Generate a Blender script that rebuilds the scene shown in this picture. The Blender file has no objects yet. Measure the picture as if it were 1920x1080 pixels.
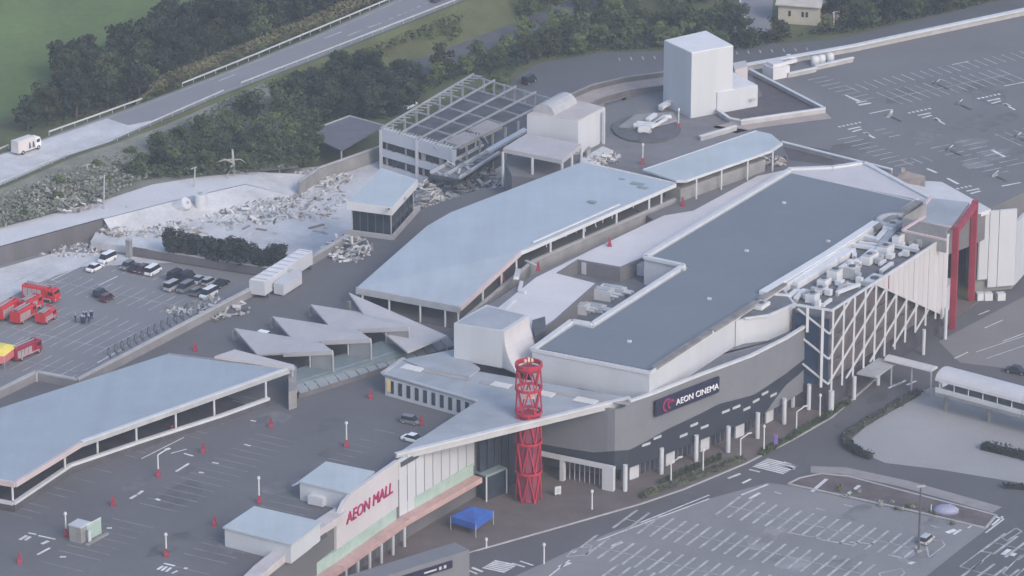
import bpy, bmesh, math, random
from mathutils import Vector, Matrix
random.seed(7)
R = math.radians
sc = bpy.context.scene
COL = sc.collection

# ---------------------------------------------------------------- camera, sky, sun, exposure
F, PT, H = 8000.0, R(20.5), 300.0            # focal length in photo pixels, pitch, camera height
cam = bpy.data.objects.new('camera', bpy.data.cameras.new('camera'))
COL.objects.link(cam)
cam.location = (0, -800, H)
cam.rotation_euler = (R(90) - PT, 0, 0)
cam.data.sensor_width = 36
cam.data.lens = F / 1920 * 36
cam.data.clip_start, cam.data.clip_end = 1, 6000
sc.camera = cam

SUN_EL, SUN_AZ = R(34), R(-55)               # azimuth measured from +X, counter-clockwise
sd = Vector((math.cos(SUN_EL) * math.cos(SUN_AZ), math.cos(SUN_EL) * math.sin(SUN_AZ), math.sin(SUN_EL)))
world = bpy.data.worlds.new('World')
sc.world = world
world.use_nodes = True
wn = world.node_tree
sky = wn.nodes.new('ShaderNodeTexSky')
sky.sky_type = 'NISHITA'
sky.sun_disc = False
sky.sun_elevation = SUN_EL
sky.sun_rotation = R(90) - SUN_AZ
sky.air_density, sky.dust_density, sky.ozone_density = 1.0, 2.6, 1.6
wn.links.new(sky.outputs[0], wn.nodes['Background'].inputs[0])
wn.nodes['Background'].inputs[1].default_value = 0.15
sun = bpy.data.objects.new('sun', bpy.data.lights.new('sun', 'SUN'))
COL.objects.link(sun)
sun.data.energy = 0.62
sun.data.angle = R(14)
sun.data.color = (1.0, 0.92, 0.87)
sun.rotation_euler = (-sd).to_track_quat('-Z', 'Y').to_euler()
sc.view_settings.view_transform = 'Standard'
sc.view_settings.look = 'None'
sc.view_settings.gamma = 1
sc.view_settings.exposure = 0.78

# ---------------------------------------------------------------- pixels of the photograph to places on a level
CP, SP = math.cos(PT), math.sin(PT)
def P(u, v, z=0.0):
    a, b = (u - 960) / F, (540 - v) / F
    dx, dy, dz = a, CP + b * SP, -SP + b * CP
    t = (z - H) / dz
    return Vector((dx * t, dy * t - 800, z))
def px(p):
    y, z = p[1] + 800, p[2] - H
    f = y * CP - z * SP
    return 960 + F * p[0] / f, 540 - F * (y * SP + z * CP) / f
def zat(p, v):                                # height above plan point p at which pixel row v is met
    lo, hi = -40.0, 120.0
    for _ in range(40):
        m = (lo + hi) / 2
        if px((p[0], p[1], m))[1] > v: lo = m
        else: hi = m
    return lo
def PL(pts, z): return [P(u, v, z) for u, v in pts]

# ---------------------------------------------------------------- mesh builder
ORG = {}
class MB:
    def __init__(s): s.v, s.f = [], []
    def poly(s, pts):
        n = len(s.v); s.v += [Vector(p) for p in pts]; s.f.append(tuple(range(n, n + len(pts)))); return s
    def prism(s, top, bot):
        """closed body under the outline top; bot is a level or a list of points"""
        top = [Vector(p) for p in top]
        ar = sum(top[i].x * top[(i + 1) % len(top)].y - top[(i + 1) % len(top)].x * top[i].y for i in range(len(top)))
        if not isinstance(bot, (int, float)): bot = [Vector(p) for p in bot]
        else: bot = [Vector((p.x, p.y, bot)) for p in top]
        if ar < 0: top.reverse(); bot.reverse()
        n, k = len(s.v), len(top)
        s.v += top + bot
        s.f.append(tuple(range(n, n + k)))
        s.f.append(tuple(range(n + 2 * k - 1, n + k - 1, -1)))
        for i in range(k):
            j = (i + 1) % k
            s.f.append((n + i, n + k + i, n + k + j, n + j))
        return s
    def slab(s, top, th): return s.prism(top, [Vector(p) - Vector((0, 0, th)) for p in top])
    def frame(s, c, ax, ay, az, sx, sy, sz):
        """box about c along three unit axes"""
        c = Vector(c); n = len(s.v)
        for k in (-1, 1):
            for j in (-1, 1):
                for i in (-1, 1):
                    s.v.append(c + ax * (i * sx / 2) + ay * (j * sy / 2) + az * (k * sz / 2))
        for q in ((0, 2, 3, 1), (4, 5, 7, 6), (0, 1, 5, 4), (2, 6, 7, 3), (0, 4, 6, 2), (1, 3, 7, 5)):
            s.f.append(tuple(n + i for i in q))
        return s
    def box(s, c, sx, sy, sz, ang=0.0):
        """box standing on c"""
        ax = Vector((math.cos(ang), math.sin(ang), 0)); ay = Vector((-ax.y, ax.x, 0))
        return s.frame(Vector(c) + Vector((0, 0, sz / 2)), ax, ay, Vector((0, 0, 1)), sx, sy, sz)
    def beam(s, p, q, w, h):
        p, q = Vector(p), Vector(q); d = q - p; L = d.length
        if L < 1e-5: return s
        d /= L
        side = d.cross(Vector((0, 0, 1)))
        if side.length < 1e-3: side = Vector((1, 0, 0))
        side.normalize(); up = side.cross(d)
        return s.frame((p + q) / 2, d, side, up, L, w, h)
    def tube(s, p, q, r, r2=None, n=8):
        p, q = Vector(p), Vector(q); d = (q - p)
        if d.length < 1e-5: return s
        r2 = r if r2 is None else r2
        x = d.orthogonal().normalized(); y = d.normalized().cross(x); k = len(s.v)
        for c, rr in ((p, r), (q, r2)):
            for i in range(n):
                a = 2 * math.pi * i / n
                s.v.append(c + x * (rr * math.cos(a)) + y * (rr * math.sin(a)))
        for i in range(n):
            j = (i + 1) % n
            s.f.append((k + i, k + j, k + n + j, k + n + i))
        s.f.append(tuple(range(k + n - 1, k - 1, -1))); s.f.append(tuple(range(k + n, k + 2 * n)))
        return s
    def rings(s, rings, cap=True):
        """skin over equal-length rings of points"""
        k = len(s.v); n = len(rings[0])
        for r in rings: s.v += [Vector(p) for p in r]
        for a in range(len(rings) - 1):
            for i in range(n):
                j = (i + 1) % n
                s.f.append((k + a * n + i, k + a * n + j, k + (a + 1) * n + j, k + (a + 1) * n + i))
        if cap:
            s.f.append(tuple(range(k + n - 1, k - 1, -1)))
            e = k + (len(rings) - 1) * n
            s.f.append(tuple(range(e, e + n)))
        return s
    def build(s, name, mat, parent=None, smooth=False, label=None):
        if parent is not None:
            o0 = ORG.get(parent, Vector((0, 0, 0)))
        else:
            xs = [p.x for p in s.v]; ys = [p.y for p in s.v]
            o0 = Vector(((min(xs) + max(xs)) / 2, (min(ys) + max(ys)) / 2, min(p.z for p in s.v)))
        me = bpy.data.meshes.new(name)
        me.from_pydata([p - o0 for p in s.v], [], s.f)
        me.materials.append(mat)
        if smooth: me.shade_smooth()
        ob = bpy.data.objects.new(name, me)
        COL.objects.link(ob)
        ORG[ob] = o0
        if parent is not None: ob.parent = parent
        else: ob.location = o0
        if label: ob['label'] = label
        return ob
def tag(o, label, cat, group=None):
    o['label'] = label; o['category'] = cat
    if group: o['group'] = group
    return o
def struct(o, kind='structure'):
    o['kind'] = kind; return o
def stuff(o, label=None, cat=None):
    o['kind'] = 'stuff'
    if label: o['label'] = label
    if cat: o['category'] = cat
    return o
def thing(name, label, cat, loc=(0, 0, 0), group=None, rz=0.0):
    o = bpy.data.objects.new(name, None)
    o.empty_display_size = 0.5
    COL.objects.link(o)
    o.location = loc; o.rotation_euler = (0, 0, rz)
    ORG[o] = Vector(loc)
    return tag(o, label, cat, group)
def clone(root, loc, rz=0.0, label=None, group=None, scale=None, mats=None):
    def cp(o, par):
        c = o.copy(); COL.objects.link(c); c.parent = par
        if mats and o.type == 'MESH' and o.data.materials and o.data.materials[0].name in mats:
            c.material_slots[0].link = 'OBJECT'
            c.material_slots[0].material = mats[o.data.materials[0].name]
        for ch in o.children: cp(ch, c)
        return c
    r = cp(root, None)
    r.location = loc; r.rotation_euler = (0, 0, rz)
    if scale: r.scale = scale if not isinstance(scale, (int, float)) else (scale,) * 3
    if label: r['label'] = label
    if group: r['group'] = group
    return r
def discard(root):
    for ch in list(root.children): discard(ch)
    bpy.data.objects.remove(root)

# ---------------------------------------------------------------- materials
MATS = {}
def M(name, col, rough=0.8, var=0.12, scale=0.35, fine=6.0, col2=None, metal=0.0, bump=0.0, obj_var=0.0, streak=None, spec=0.5, emit=0.0, patch=0.5):
    """principled surface; colour breathes with two sizes of world-space noise"""
    if name in MATS: return MATS[name]
    m = bpy.data.materials.new(name); m.use_nodes = True
    nt = m.node_tree; N, L = nt.nodes, nt.links
    b = N['Principled BSDF']
    b.inputs['Roughness'].default_value = rough
    b.inputs['Metallic'].default_value = metal
    b.inputs['Specular IOR Level'].default_value = spec
    g = N.new('ShaderNodeNewGeometry')
    vec = g.outputs['Position']
    if streak:
        mp = N.new('ShaderNodeMapping'); mp.inputs['Scale'].default_value = streak
        L.new(vec, mp.inputs['Vector']); vec = mp.outputs['Vector']
    n1 = N.new('ShaderNodeTexNoise'); n1.inputs['Scale'].default_value = scale; n1.inputs['Detail'].default_value = 5; n1.inputs['Roughness'].default_value = 0.65
    n2 = N.new('ShaderNodeTexNoise'); n2.inputs['Scale'].default_value = fine; n2.inputs['Detail'].default_value = 3
    L.new(vec, n1.inputs['Vector']); L.new(g.outputs['Position'], n2.inputs['Vector'])
    c1 = tuple(max(0, c * (1 - var)) for c in col); c2 = col2 or tuple(min(1, c * (1 + var)) for c in col)
    r1 = N.new('ShaderNodeMapRange'); r1.inputs[1].default_value = 0.5 - 0.28 * patch; r1.inputs[2].default_value = 0.5 + 0.28 * patch
    L.new(n1.outputs[0], r1.inputs[0])
    mx = N.new('ShaderNodeMix'); mx.data_type = 'RGBA'
    mx.inputs[6].default_value = (*c1, 1); mx.inputs[7].default_value = (*c2, 1)
    L.new(r1.outputs[0], mx.inputs[0])
    out = mx.outputs[2]
    hv = N.new('ShaderNodeHueSaturation')
    mr = N.new('ShaderNodeMapRange'); mr.inputs[3].default_value = 1 - var * 0.7; mr.inputs[4].default_value = 1 + var * 0.7
    L.new(n2.outputs[0], mr.inputs[0])
    if obj_var:
        oi = N.new('ShaderNodeObjectInfo')
        m2 = N.new('ShaderNodeMapRange'); m2.inputs[3].default_value = 1 - obj_var; m2.inputs[4].default_value = 1 + obj_var
        L.new(oi.outputs['Random'], m2.inputs[0])
        mu = N.new('ShaderNodeMath'); mu.operation = 'MULTIPLY'
        L.new(mr.outputs[0], mu.inputs[0]); L.new(m2.outputs[0], mu.inputs[1]); L.new(mu.outputs[0], hv.inputs['Value'])
        m3 = N.new('ShaderNodeMapRange'); m3.inputs[3].default_value = 0.5 - obj_var * 0.07; m3.inputs[4].default_value = 0.5 + obj_var * 0.05
        L.new(oi.outputs['Random'], m3.inputs[0]); L.new(m3.outputs[0], hv.inputs['Hue'])
    else:
        L.new(mr.outputs[0], hv.inputs['Value'])
    L.new(out, hv.inputs['Color']); L.new(hv.outputs[0], b.inputs['Base Color'])
    if bump:
        bp = N.new('ShaderNodeBump'); bp.inputs['Strength'].default_value = bump; bp.inputs['Distance'].default_value = 0.1
        L.new(n2.outputs[0], bp.inputs['Height']); L.new(bp.outputs[0], b.inputs['Normal'])
    MATS[name] = m
    return m
def roofmat(name, col, ang, pitch_m=1.2, var=0.1, rough=0.55):
    """sheet roofing: faint standing seams at an angle, stains"""
    m = M(name, col, rough, var, 0.12, 3.0, patch=1.2)
    nt = m.node_tree; N, L = nt.nodes, nt.links
    b = N['Principled BSDF']
    g = N.new('ShaderNodeNewGeometry'); mp = N.new('ShaderNodeMapping')
    mp.inputs['Rotation'].default_value = (0, 0, -ang)
    st_ = N.new('ShaderNodeTexNoise'); ms_ = N.new('ShaderNodeMapping'); ms_.inputs['Rotation'].default_value = (0, 0, -ang); ms_.inputs['Scale'].default_value = (.9, .03, 1)
    L.new(g.outputs['Position'], ms_.inputs['Vector']); L.new(ms_.outputs[0], st_.inputs['Vector']); st_.inputs['Scale'].default_value = .7; st_.inputs['Detail'].default_value = 4
    rr_ = N.new('ShaderNodeMapRange'); rr_.inputs[1].default_value = .3; rr_.inputs[2].default_value = .7; rr_.inputs[3].default_value = .95; rr_.inputs[4].default_value = 1.03
    L.new(st_.outputs[0], rr_.inputs[0])
    hs_ = N.new('ShaderNodeHueSaturation'); src_ = b.inputs['Base Color'].links[0].from_socket; L.new(src_, hs_.inputs['Color']); L.new(rr_.outputs[0], hs_.inputs['Value']); L.new(hs_.outputs[0], b.inputs['Base Color'])
    L.new(g.outputs['Position'], mp.inputs['Vector'])
    w = N.new('ShaderNodeTexWave'); w.wave_type = 'BANDS'; w.bands_direction = 'X'; w.inputs['Scale'].default_value = 0.31416 / pitch_m
    L.new(mp.outputs['Vector'], w.inputs['Vector'])
    bp = N.new('ShaderNodeBump'); bp.inputs['Strength'].default_value = 0.12; bp.inputs['Distance'].default_value = 0.05
    L.new(w.outputs[1], bp.inputs['Height']); L.new(bp.outputs[0], b.inputs['Normal'])
    return m

asphalt = M('asphalt', (0.100, 0.100, 0.108), 0.9, 0.22, 0.06, 4.0, patch=1.3)
asphalt_light = M('asphalt_light', (0.20, 0.20, 0.212), 0.9, 0.20, 0.05, 3.0, patch=1.3)
deck_asphalt = M('deck_asphalt', (0.118, 0.116, 0.126), 0.9, 0.22, 0.05, 2.0, patch=1.2)
deck_far = M('deck_far', (0.145, 0.142, 0.152), 0.9, 0.18, 0.05, 2.0, patch=1.2)
pale_concrete = M('pale_concrete', (0.55, 0.55, 0.57), 0.9, 0.14, 0.08, 1.5, patch=1.3)
dust = M('dust_concrete', (0.50, 0.505, 0.52), 0.95, 0.24, 0.14, 1.6, patch=1.0)
concrete = M('concrete', (0.25, 0.245, 0.245), 0.9, 0.15, 0.3, 3.0)
duct_white = M('duct_white', (0.62, 0.625, 0.645), .5, .05)
concrete_dark = M('concrete_dark', (0.12, 0.115, 0.125), 0.9, 0.2, 0.2, 2.0, streak=(1, 1, 0.15))
kerb = M('kerb', (0.36, 0.355, 0.365), 0.85, 0.12)
brown_paving = M('brown_paving', (0.13, 0.105, 0.10), 0.9, 0.15, 0.15, 4.0)
paint = M('paint_white', (0.62, 0.62, 0.63), 0.7, 0.2, 0.4, 5.0)
paint_worn = M('paint_worn', (0.36, 0.36, 0.375), 0.8, 0.35, 0.3, 3.0)
white = M('white_wall', (0.475, 0.49, 0.525), 0.6, 0.05, 0.15, 2.0, streak=(1, 1, 0.12))
white_warm = M('white_facade', (0.50, 0.48, 0.495), 0.6, 0.05, 0.2, 2.0, streak=(1, 1, 0.15))
white_metal = M('white_metal', (0.53, 0.54, 0.56), 0.45, 0.06)
grey_metal = M('grey_metal', (0.36, 0.37, 0.39), 0.5, 0.12)
dark_metal = M('dark_metal', (0.07, 0.075, 0.085), 0.6, 0.2)
roof_blue = roofmat('roof_blue_grey', (0.365, 0.412, 0.462), R(59), 1.0, 0.12, 0.5)
roof_blue_left = roofmat('roof_blue_grey_left', (0.295, 0.34, 0.385), R(52), 1.0, 0.12, 0.5)
roof_blue2 = roofmat('roof_pale_grey', (0.40, 0.445, 0.475), R(46), 0.9, 0.12, 0.5)
roof_dark = M('roof_slate', (0.150, 0.172, 0.202), 0.8, 0.10, 0.06, 0.8, patch=1.2)
roof_lat = M('roof_flat_grey', (0.30, 0.325, 0.36), 0.7, 0.12, 0.15, 1.5)
terrace = M('terrace', (0.57, 0.55, 0.565), 0.9, 0.14, 0.08, 2.0, patch=1.2)
facade_light = M('facade_light_grey', (0.165, 0.170, 0.188), 0.6, 0.05, 0.2, 2.0)
facade_dark = M('facade_dark_grey', (0.026, 0.032, 0.046), 0.55, 0.08, 0.2, 2.0)
glass = M('glass_dark', (0.035, 0.045, 0.065), 0.15, 0.2, 0.3, 2.0)
glass_blue = M('glass_blue', (0.022, 0.04, 0.08), 0.3, 0.25, 0.2, 1.5)
dark_void = M('shade_interior', (0.05, 0.048, 0.06), 0.9, 0.25, 0.5, 2.0)  # shade of covered spaces put into the colour
brown_wall = M('brown_wall', (0.125, 0.105, 0.11), 0.85, 0.15, 0.2, 2.0)
red = M('red_paint', (0.42, 0.025, 0.05), 0.45, 0.15)
red_dull = M('red_dull', (0.27, 0.025, 0.05), 0.6, 0.2)
maroon = M('maroon', (0.20, 0.03, 0.06), 0.7, 0.15)
magenta = M('magenta_sign', (0.34, 0.012, 0.10), 0.5, 0.05)
navy = M('navy_sign', (0.018, 0.018, 0.045), 0.4, 0.1)
blue_tarp = M('blue_tarp', (0.03, 0.09, 0.35), 0.6, 0.2)
yellow = M('yellow_tarp', (0.75, 0.62, 0.12), 0.7, 0.08)
fire_red = M('fire_red', (0.55, 0.025, 0.03), 0.35, 0.08)
fire_dark = M('fire_dark_red', (0.33, 0.012, 0.04), 0.35, 0.08)
pink = M('pink_awning', (0.62, 0.17, 0.17), 0.7, 0.1)
car_white = M('car_white', (0.75, 0.76, 0.78), 0.3, 0.03)
car_black = M('car_black', (0.02, 0.02, 0.025), 0.25, 0.1)
car_grey = M('car_grey', (0.16, 0.165, 0.18), 0.3, 0.06)
car_silver = M('car_silver', (0.42, 0.43, 0.45), 0.3, 0.05)
car_maroon = M('car_maroon', (0.10, 0.02, 0.03), 0.3, 0.05)
car_navy = M('car_navy', (0.03, 0.04, 0.09), 0.3, 0.05)
tyre = M('tyre', (0.02, 0.02, 0.02), 0.9, 0.1)
car_glass = M('car_glass', (0.02, 0.025, 0.035), 0.12, 0.1)
leaf_mid = M('leaf_mid', (0.058, 0.074, 0.034), 0.8, 0.35, 0.5, 2.0, obj_var=0.42, spec=0.2)
leaf_dark = M('leaf_dark', (0.030, 0.043, 0.026), 0.8, 0.3, 0.5, 2.0, obj_var=0.45, spec=0.2)
leaf_light = M('leaf_light', (0.10, 0.125, 0.050), 0.8, 0.3, 0.5, 2.0, obj_var=0.22, spec=0.2)
leaf_hedge = M('leaf_hedge', (0.030, 0.036, 0.034), 0.85, 0.3, 0.6, 2.0, spec=0.2)
dry_brush = M('dry_brush', (0.145, 0.135, 0.07), 0.9, 0.35, 0.15, 2.0, spec=0.2)
grass_mat = M('bank_grass', (0.095, 0.105, 0.05), 0.95, 0.35, 0.12, 1.5, patch=1.0, spec=0.2)
field_mat = M('field_green', (0.115, 0.165, 0.055), 0.95, 0.30, 0.035, 0.5, patch=0.9, streak=(1, 0.35, 1), spec=0.2)
soil = M('soil', (0.15, 0.125, 0.105), 0.95, 0.25, 0.12, 1.5, patch=1.0, spec=0.2)
bank_mat = M('rough_bank', (0.19, 0.195, 0.17), 0.95, 0.35, 0.12, 1.2, patch=0.9, spec=0.2)
bark = M('bark', (0.09, 0.075, 0.06), 0.95, 0.25)
bare_wood = M('bare_wood', (0.40, 0.39, 0.38), 0.9, 0.2)
skin = M('skin', (0.45, 0.27, 0.19), 0.6, 0.05)
navy_cloth = M('navy_cloth', (0.025, 0.035, 0.10), 0.9, 0.15)
orange_cloth = M('orange_cloth', (0.55, 0.16, 0.03), 0.9, 0.1)
purple = M('purple_cloth', (0.13, 0.08, 0.28), 0.9, 0.15)
cream = M('cream_wall', (0.45, 0.42, 0.35), 0.8, 0.08)
tan = M('tan_floor', (0.34, 0.29, 0.27), 0.9, 0.12, 0.2, 2.0)
debris_mats = [M('debris_pale', (0.48, 0.48, 0.48), 0.8, 0.15), concrete, grey_metal, M('debris_brown', (0.22, 0.17, 0.14), 0.9, 0.2), dark_metal]
green_panel = M('green_panel', (0.32, 0.42, 0.38), 0.6, 0.1)
salmon = M('salmon', (0.46, 0.30, 0.28), 0.7, 0.12)
warm_lamp = M('amber', (0.75, 0.55, 0.25), 0.5, 0.05)
A_ANG, B_ANG = R(-29), R(59.5)
Z1 = Vector((0, 0, 1))
def dirv(a): return Vector((math.cos(a), math.sin(a), 0))
AV, BV = dirv(A_ANG), dirv(B_ANG)
def wave(n=1): return random.uniform(-n, n)
# ================================================================ THE SETTING
def sheet(name, pts, mat, kind='structure', parent=None):
    mb = MB(); pts = [Vector(p) for p in pts]
    ar = sum(pts[i].x * pts[(i + 1) % len(pts)].y - pts[(i + 1) % len(pts)].x * pts[i].y for i in range(len(pts)))
    mb.poly(pts if ar > 0 else pts[::-1])
    o = mb.build(name, mat, parent)
    if parent is None: o['kind'] = kind
    return o
def stripe(mb, p, q, w, z=None):
    p, q = Vector(p), Vector(q)
    if z is not None: p.z = q.z = z
    d = (q - p); d.z = 0
    if d.length < 1e-4: return
    d.normalize(); s = Vector((-d.y, d.x, 0)) * (w / 2)
    mb.poly([p - s, q - s, q + s, p + s])
def inpoly(p, poly):
    c = False; n = len(poly)
    for i in range(n):
        a, b = poly[i], poly[i - 1]
        if (a[1] > p[1]) != (b[1] > p[1]) and p[0] < (b[0] - a[0]) * (p[1] - a[1]) / (b[1] - a[1]) + a[0]: c = not c
    return c
def along(pts, step, start=0.0):
    """points every step metres along a polyline, with direction"""
    out = []; need = start
    for a, b in zip(pts, pts[1:]):
        a, b = Vector(a), Vector(b); L = (b - a).length; t = need
        while t <= L:
            out.append((a + (b - a) * (t / L), (b - a).normalized())); t += step
        need = t - L
    return out

sheet('ground', [(-700, -690, 0), (700, -690, 0), (700, 900, 0), (-700, 900, 0)], grass_mat)

# --- green field beyond the wood, upper left
sheet('field', PL([(-600, 260), (0, 225), (150, 150), (330, 20), (420, -60), (500, -160), (-600, -160)], 0.05), field_mat)

# --- highway on its low bank
HZ = 6.0
hw_up = [(-500, 465), (-200, 360), (0, 288), (92, 256), (270, 193), (420, 136), (600, 63), (740, 0), (900, -72), (1200, -210)]
hw_lo = [(-500, 560), (-200, 432), (0, 349), (130, 292), (220, 262), (420, 176), (600, 107), (870, 0), (1040, -70), (1340, -200)]
up = PL(hw_up, HZ); lo = PL(hw_lo, HZ)
mb = MB()
for i in range(len(up) - 1): mb.poly([lo[i], lo[i + 1], up[i + 1], up[i]])
hwy = struct(mb.build('highway', asphalt_light))
bank_pts = MB()
for i in range(len(up) - 1):
    n0 = (up[i] - lo[i]).normalized(); n1 = (up[i + 1] - lo[i + 1]).normalized()
    a0, a1 = up[i] + n0 * 1.2 - Z1 * .05, up[i + 1] + n1 * 1.2 - Z1 * .05
    bank_pts.poly([up[i] - Z1 * .05, up[i + 1] - Z1 * .05, a1, a0])
    b0, b1 = up[i] + n0 * 13, up[i + 1] + n1 * 13
    b0.z = b1.z = -0.2
    bank_pts.poly([a0, a1, b1, b0])
    c0, c1 = lo[i] - n0 * 1.2 - Z1 * .05, lo[i + 1] - n1 * 1.2 - Z1 * .05
    bank_pts.poly([c0, c1, lo[i + 1] - Z1 * .05, lo[i] - Z1 * .05])
    d0, d1 = lo[i] - n0 * 12, lo[i + 1] - n1 * 12
    d0.z = d1.z = -0.2
    bank_pts.poly([d0, d1, c1, c0])
struct(bank_pts.build('highway_bank', grass_mat))
# dusty concrete part of the highway at the left, and its painted lines
sheet('dusty_pavement', [p + Z1 * .02 for p in PL([(-500, 470), (0, 291), (92, 259), (200, 222), (240, 235), (285, 226), (205, 266), (130, 290), (0, 347), (-500, 556)], HZ)], dust)
mk = MB()
def hwl(t, a, b): return P(*(hw_up[a][k] * (1 - b) + hw_up[a + 1][k] * b for k in (0, 1)), HZ).lerp(P(*(hw_lo[a][k] * (1 - b) + hw_lo[a + 1][k] * b for k in (0, 1)), HZ), t)
for i in range(3, 8):
    for t, w in ((.10, .18), (.90, .18)):
        stripe(mk, hwl(t, i, 0), hwl(t, i, 1), w, HZ + .03)
for pa, pb in (((690, 52), (715, 43)), ((650, 68), (682, 55)), ((608, 72), (640, 60)), ((410, 152), (440, 140)), ((730, 36), (738, 33)), ((745, 30), (752, 27)), ((757, 25), (764, 22)), ((769, 20), (776, 17)), ((782, 14), (789, 11)), ((795, 8), (802, 5)), ((807, 4), (814, 1))):
    stripe(mk, P(*pa, HZ), P(*pb, HZ), .45, HZ + .03)
stuff(mk.build('lane_lines', paint_worn, hwy))

# --- guard rails: posts and beam, each run its own thing
def guard_rail(pts, label, z, h=.9, step=4.0, mat=M('rail_grey', (0.46, 0.46, 0.48), .6, .1), th=.18, bh=.32):
    w = PL(pts, z)
    t = thing('guard_rail', label, 'guard rail', w[0])
    for p, d in along(w, step): MB().tube(p - Z1 * .1, p + Z1 * h, .08, n=6).build('post', grey_metal, t)
    for a, b in zip(w, w[1:]): MB().beam(a + Z1 * h, b + Z1 * h, th, bh).build('rail', mat, t)
    return t
guard_rail([(-60, 305), (0, 286), (16, 279)], 'white guard rail at the left edge, behind the box truck', HZ)
guard_rail([(92, 254), (180, 223), (266, 192)], 'white guard rail on the field side, just right of the box truck', HZ)
guard_rail([(342, 163), (480, 108), (600, 58), (740, 0), (800, -27)], 'long white guard rail on the far side of the highway, along the wood', HZ)
guard_rail([(-60, 375), (0, 349), (80, 314), (130, 293)], 'white guard rail on the near side of the dusty pavement', HZ)
guard_rail([(220, 264), (290, 233), (420, 176)], 'bent white guard rail above the front wood', HZ)
guard_rail([(452, 162), (600, 105), (870, 0), (920, -20)], 'long white guard rail on the near side of the highway', HZ)

# --- lower side lane between the banks, and the dark ground lot behind
sheet('side_lane', PL([(540, 205), (760, 118), (1000, 28), (1100, -10), (1130, 5), (1010, 55), (800, 140), (600, 222)], .08), asphalt)
sheet('rear_lot', PL([(900, 190), (960, 150), (1010, 118), (1120, 100), (1250, 95), (1560, 75), (1960, -20), (2100, 0), (2100, 200), (1000, 260)], .10), asphalt)
rl = MB()
for k in range(17):
    stripe(rl, P(1160 + k * 22, 108 - k * 1.2, .12), P(1163 + k * 22, 114 - k * 1.2, .12), .3)
stuff(rl.build('stall_lines', paint_worn, bpy.data.objects['rear_lot']))
sheet('access_road', PL([(1376, 60), (1392, -10), (1425, -60), (1480, -60), (1450, 0), (1445, 60)], .09), asphalt_light)
m_ = MB(); stripe(m_, P(1403, 58, .12), P(1385, -10, .12), .4); m_.build('edge_line', paint, bpy.data.objects['access_road'])

# --- rough bank, concrete lane with its retaining wall, dusty demolition yard, left car park
RZ = 4.0
bk = MB()
bt = PL([(-300, 470), (-100, 395), (0, 353), (130, 297), (220, 268), (300, 238), (430, 182), (500, 155)], HZ - .15)
bb = PL([(-300, 500), (-100, 452), (0, 428), (102, 401), (194, 377), (285, 347), (400, 330), (560, 315)], RZ - .05)
for i in range(len(bt) - 1): bk.poly([bb[i], bb[i + 1], bt[i + 1], bt[i]])
struct(bk.build('rough_bank', bank_mat))
lane_u = PL([(-300, 500), (-100, 452), (0, 427), (102, 400), (194, 376), (285, 346), (377, 331), (480, 322)], RZ)
lane_l = PL([(-300, 545), (-100, 490), (0, 463), (102, 435), (194, 410), (255, 394), (330, 375), (460, 345)], RZ)
ln = MB()
for i in range(len(lane_u) - 1): ln.poly([lane_l[i], lane_l[i + 1], lane_u[i + 1], lane_u[i]])
struct(ln.build('concrete_lane', pale_concrete))
rw = MB()
for i in range(4):
    a, b = lane_l[i], lane_l[i + 1]
    n = (lane_u[i] - lane_l[i]).normalized() * .5
    rw.prism([a, b, b + n, a + n], -.1)
tag(rw.build('retaining_wall', concrete_dark), 'dark stained retaining wall below the pale concrete lane', 'wall')
YZ = 1.5
yard = PL([(170, 452), (250, 464), (560, 512), (680, 470), (860, 420), (980, 330), (860, 270), (720, 285), (600, 312), (480, 322), (440, 340), (330, 372), (255, 392), (200, 408), (185, 425)], YZ)
struct(MB().prism(yard, -.1).build('demolition_yard', dust))
# a slope that carries the yard up to the lane
sl = MB()
sa = PL([(194, 411), (255, 395), (330, 376), (460, 346)], RZ - .02); sb = PL([(212, 440), (300, 425), (400, 405), (560, 370)], YZ + .02)
for i in range(3): sl.poly([sb[i], sb[i + 1], sa[i + 1], sa[i]])
sl.poly([sb[3], P(640, 330, YZ + .02), lane_u[-1] - Z1 * .02, lane_l[-1] - Z1 * .02])
struct(sl.build('yard_slope', dust))
lot = sheet('left_car_park', PL([(-500, 640), (-200, 545), (0, 497), (130, 450), (240, 440), (330, 470), (640, 520), (760, 470), (420, 760), (-500, 1100)], .06), asphalt_light)
sheet('dust_patch', PL([(-200, 552), (0, 503), (110, 472), (240, 478), (330, 492), (150, 500), (60, 535), (-60, 600)], .09), dust)
lm = MB()
for (cx, cy), n0, n1, L in (((300, 518), -7, 5, 5.0), ((265, 560), -11, 5, 9.6), ((175, 607), -9, 9, 9.6), ((140, 640), -10, 11, 9.6), ((110, 690), -10, 9, 9.6)):
    c = P(cx, cy, .1)
    for k in range(n0, n1 + 1):
        q = c + AV * 2.5 * k
        stripe(lm, q - BV * L / 2, q + BV * L / 2, .22)
    if L > 6: stripe(lm, c + AV * 2.5 * n0, c + AV * 2.5 * n1, .2)
stuff(lm.build('stall_lines', paint_worn, lot))
lm = MB()
for k in range(4):
    c = P(205, 668, .1) + AV * 2.5 * k
    stripe(lm, c - BV * 4, c + BV * 4, .3)
stripe(lm, P(97, 525, .1), P(150, 500, .1), .3); stripe(lm, P(185, 535, .1), P(220, 518, .1), .3)
stuff(lm.build('bold_lines', paint, lot))

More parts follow.
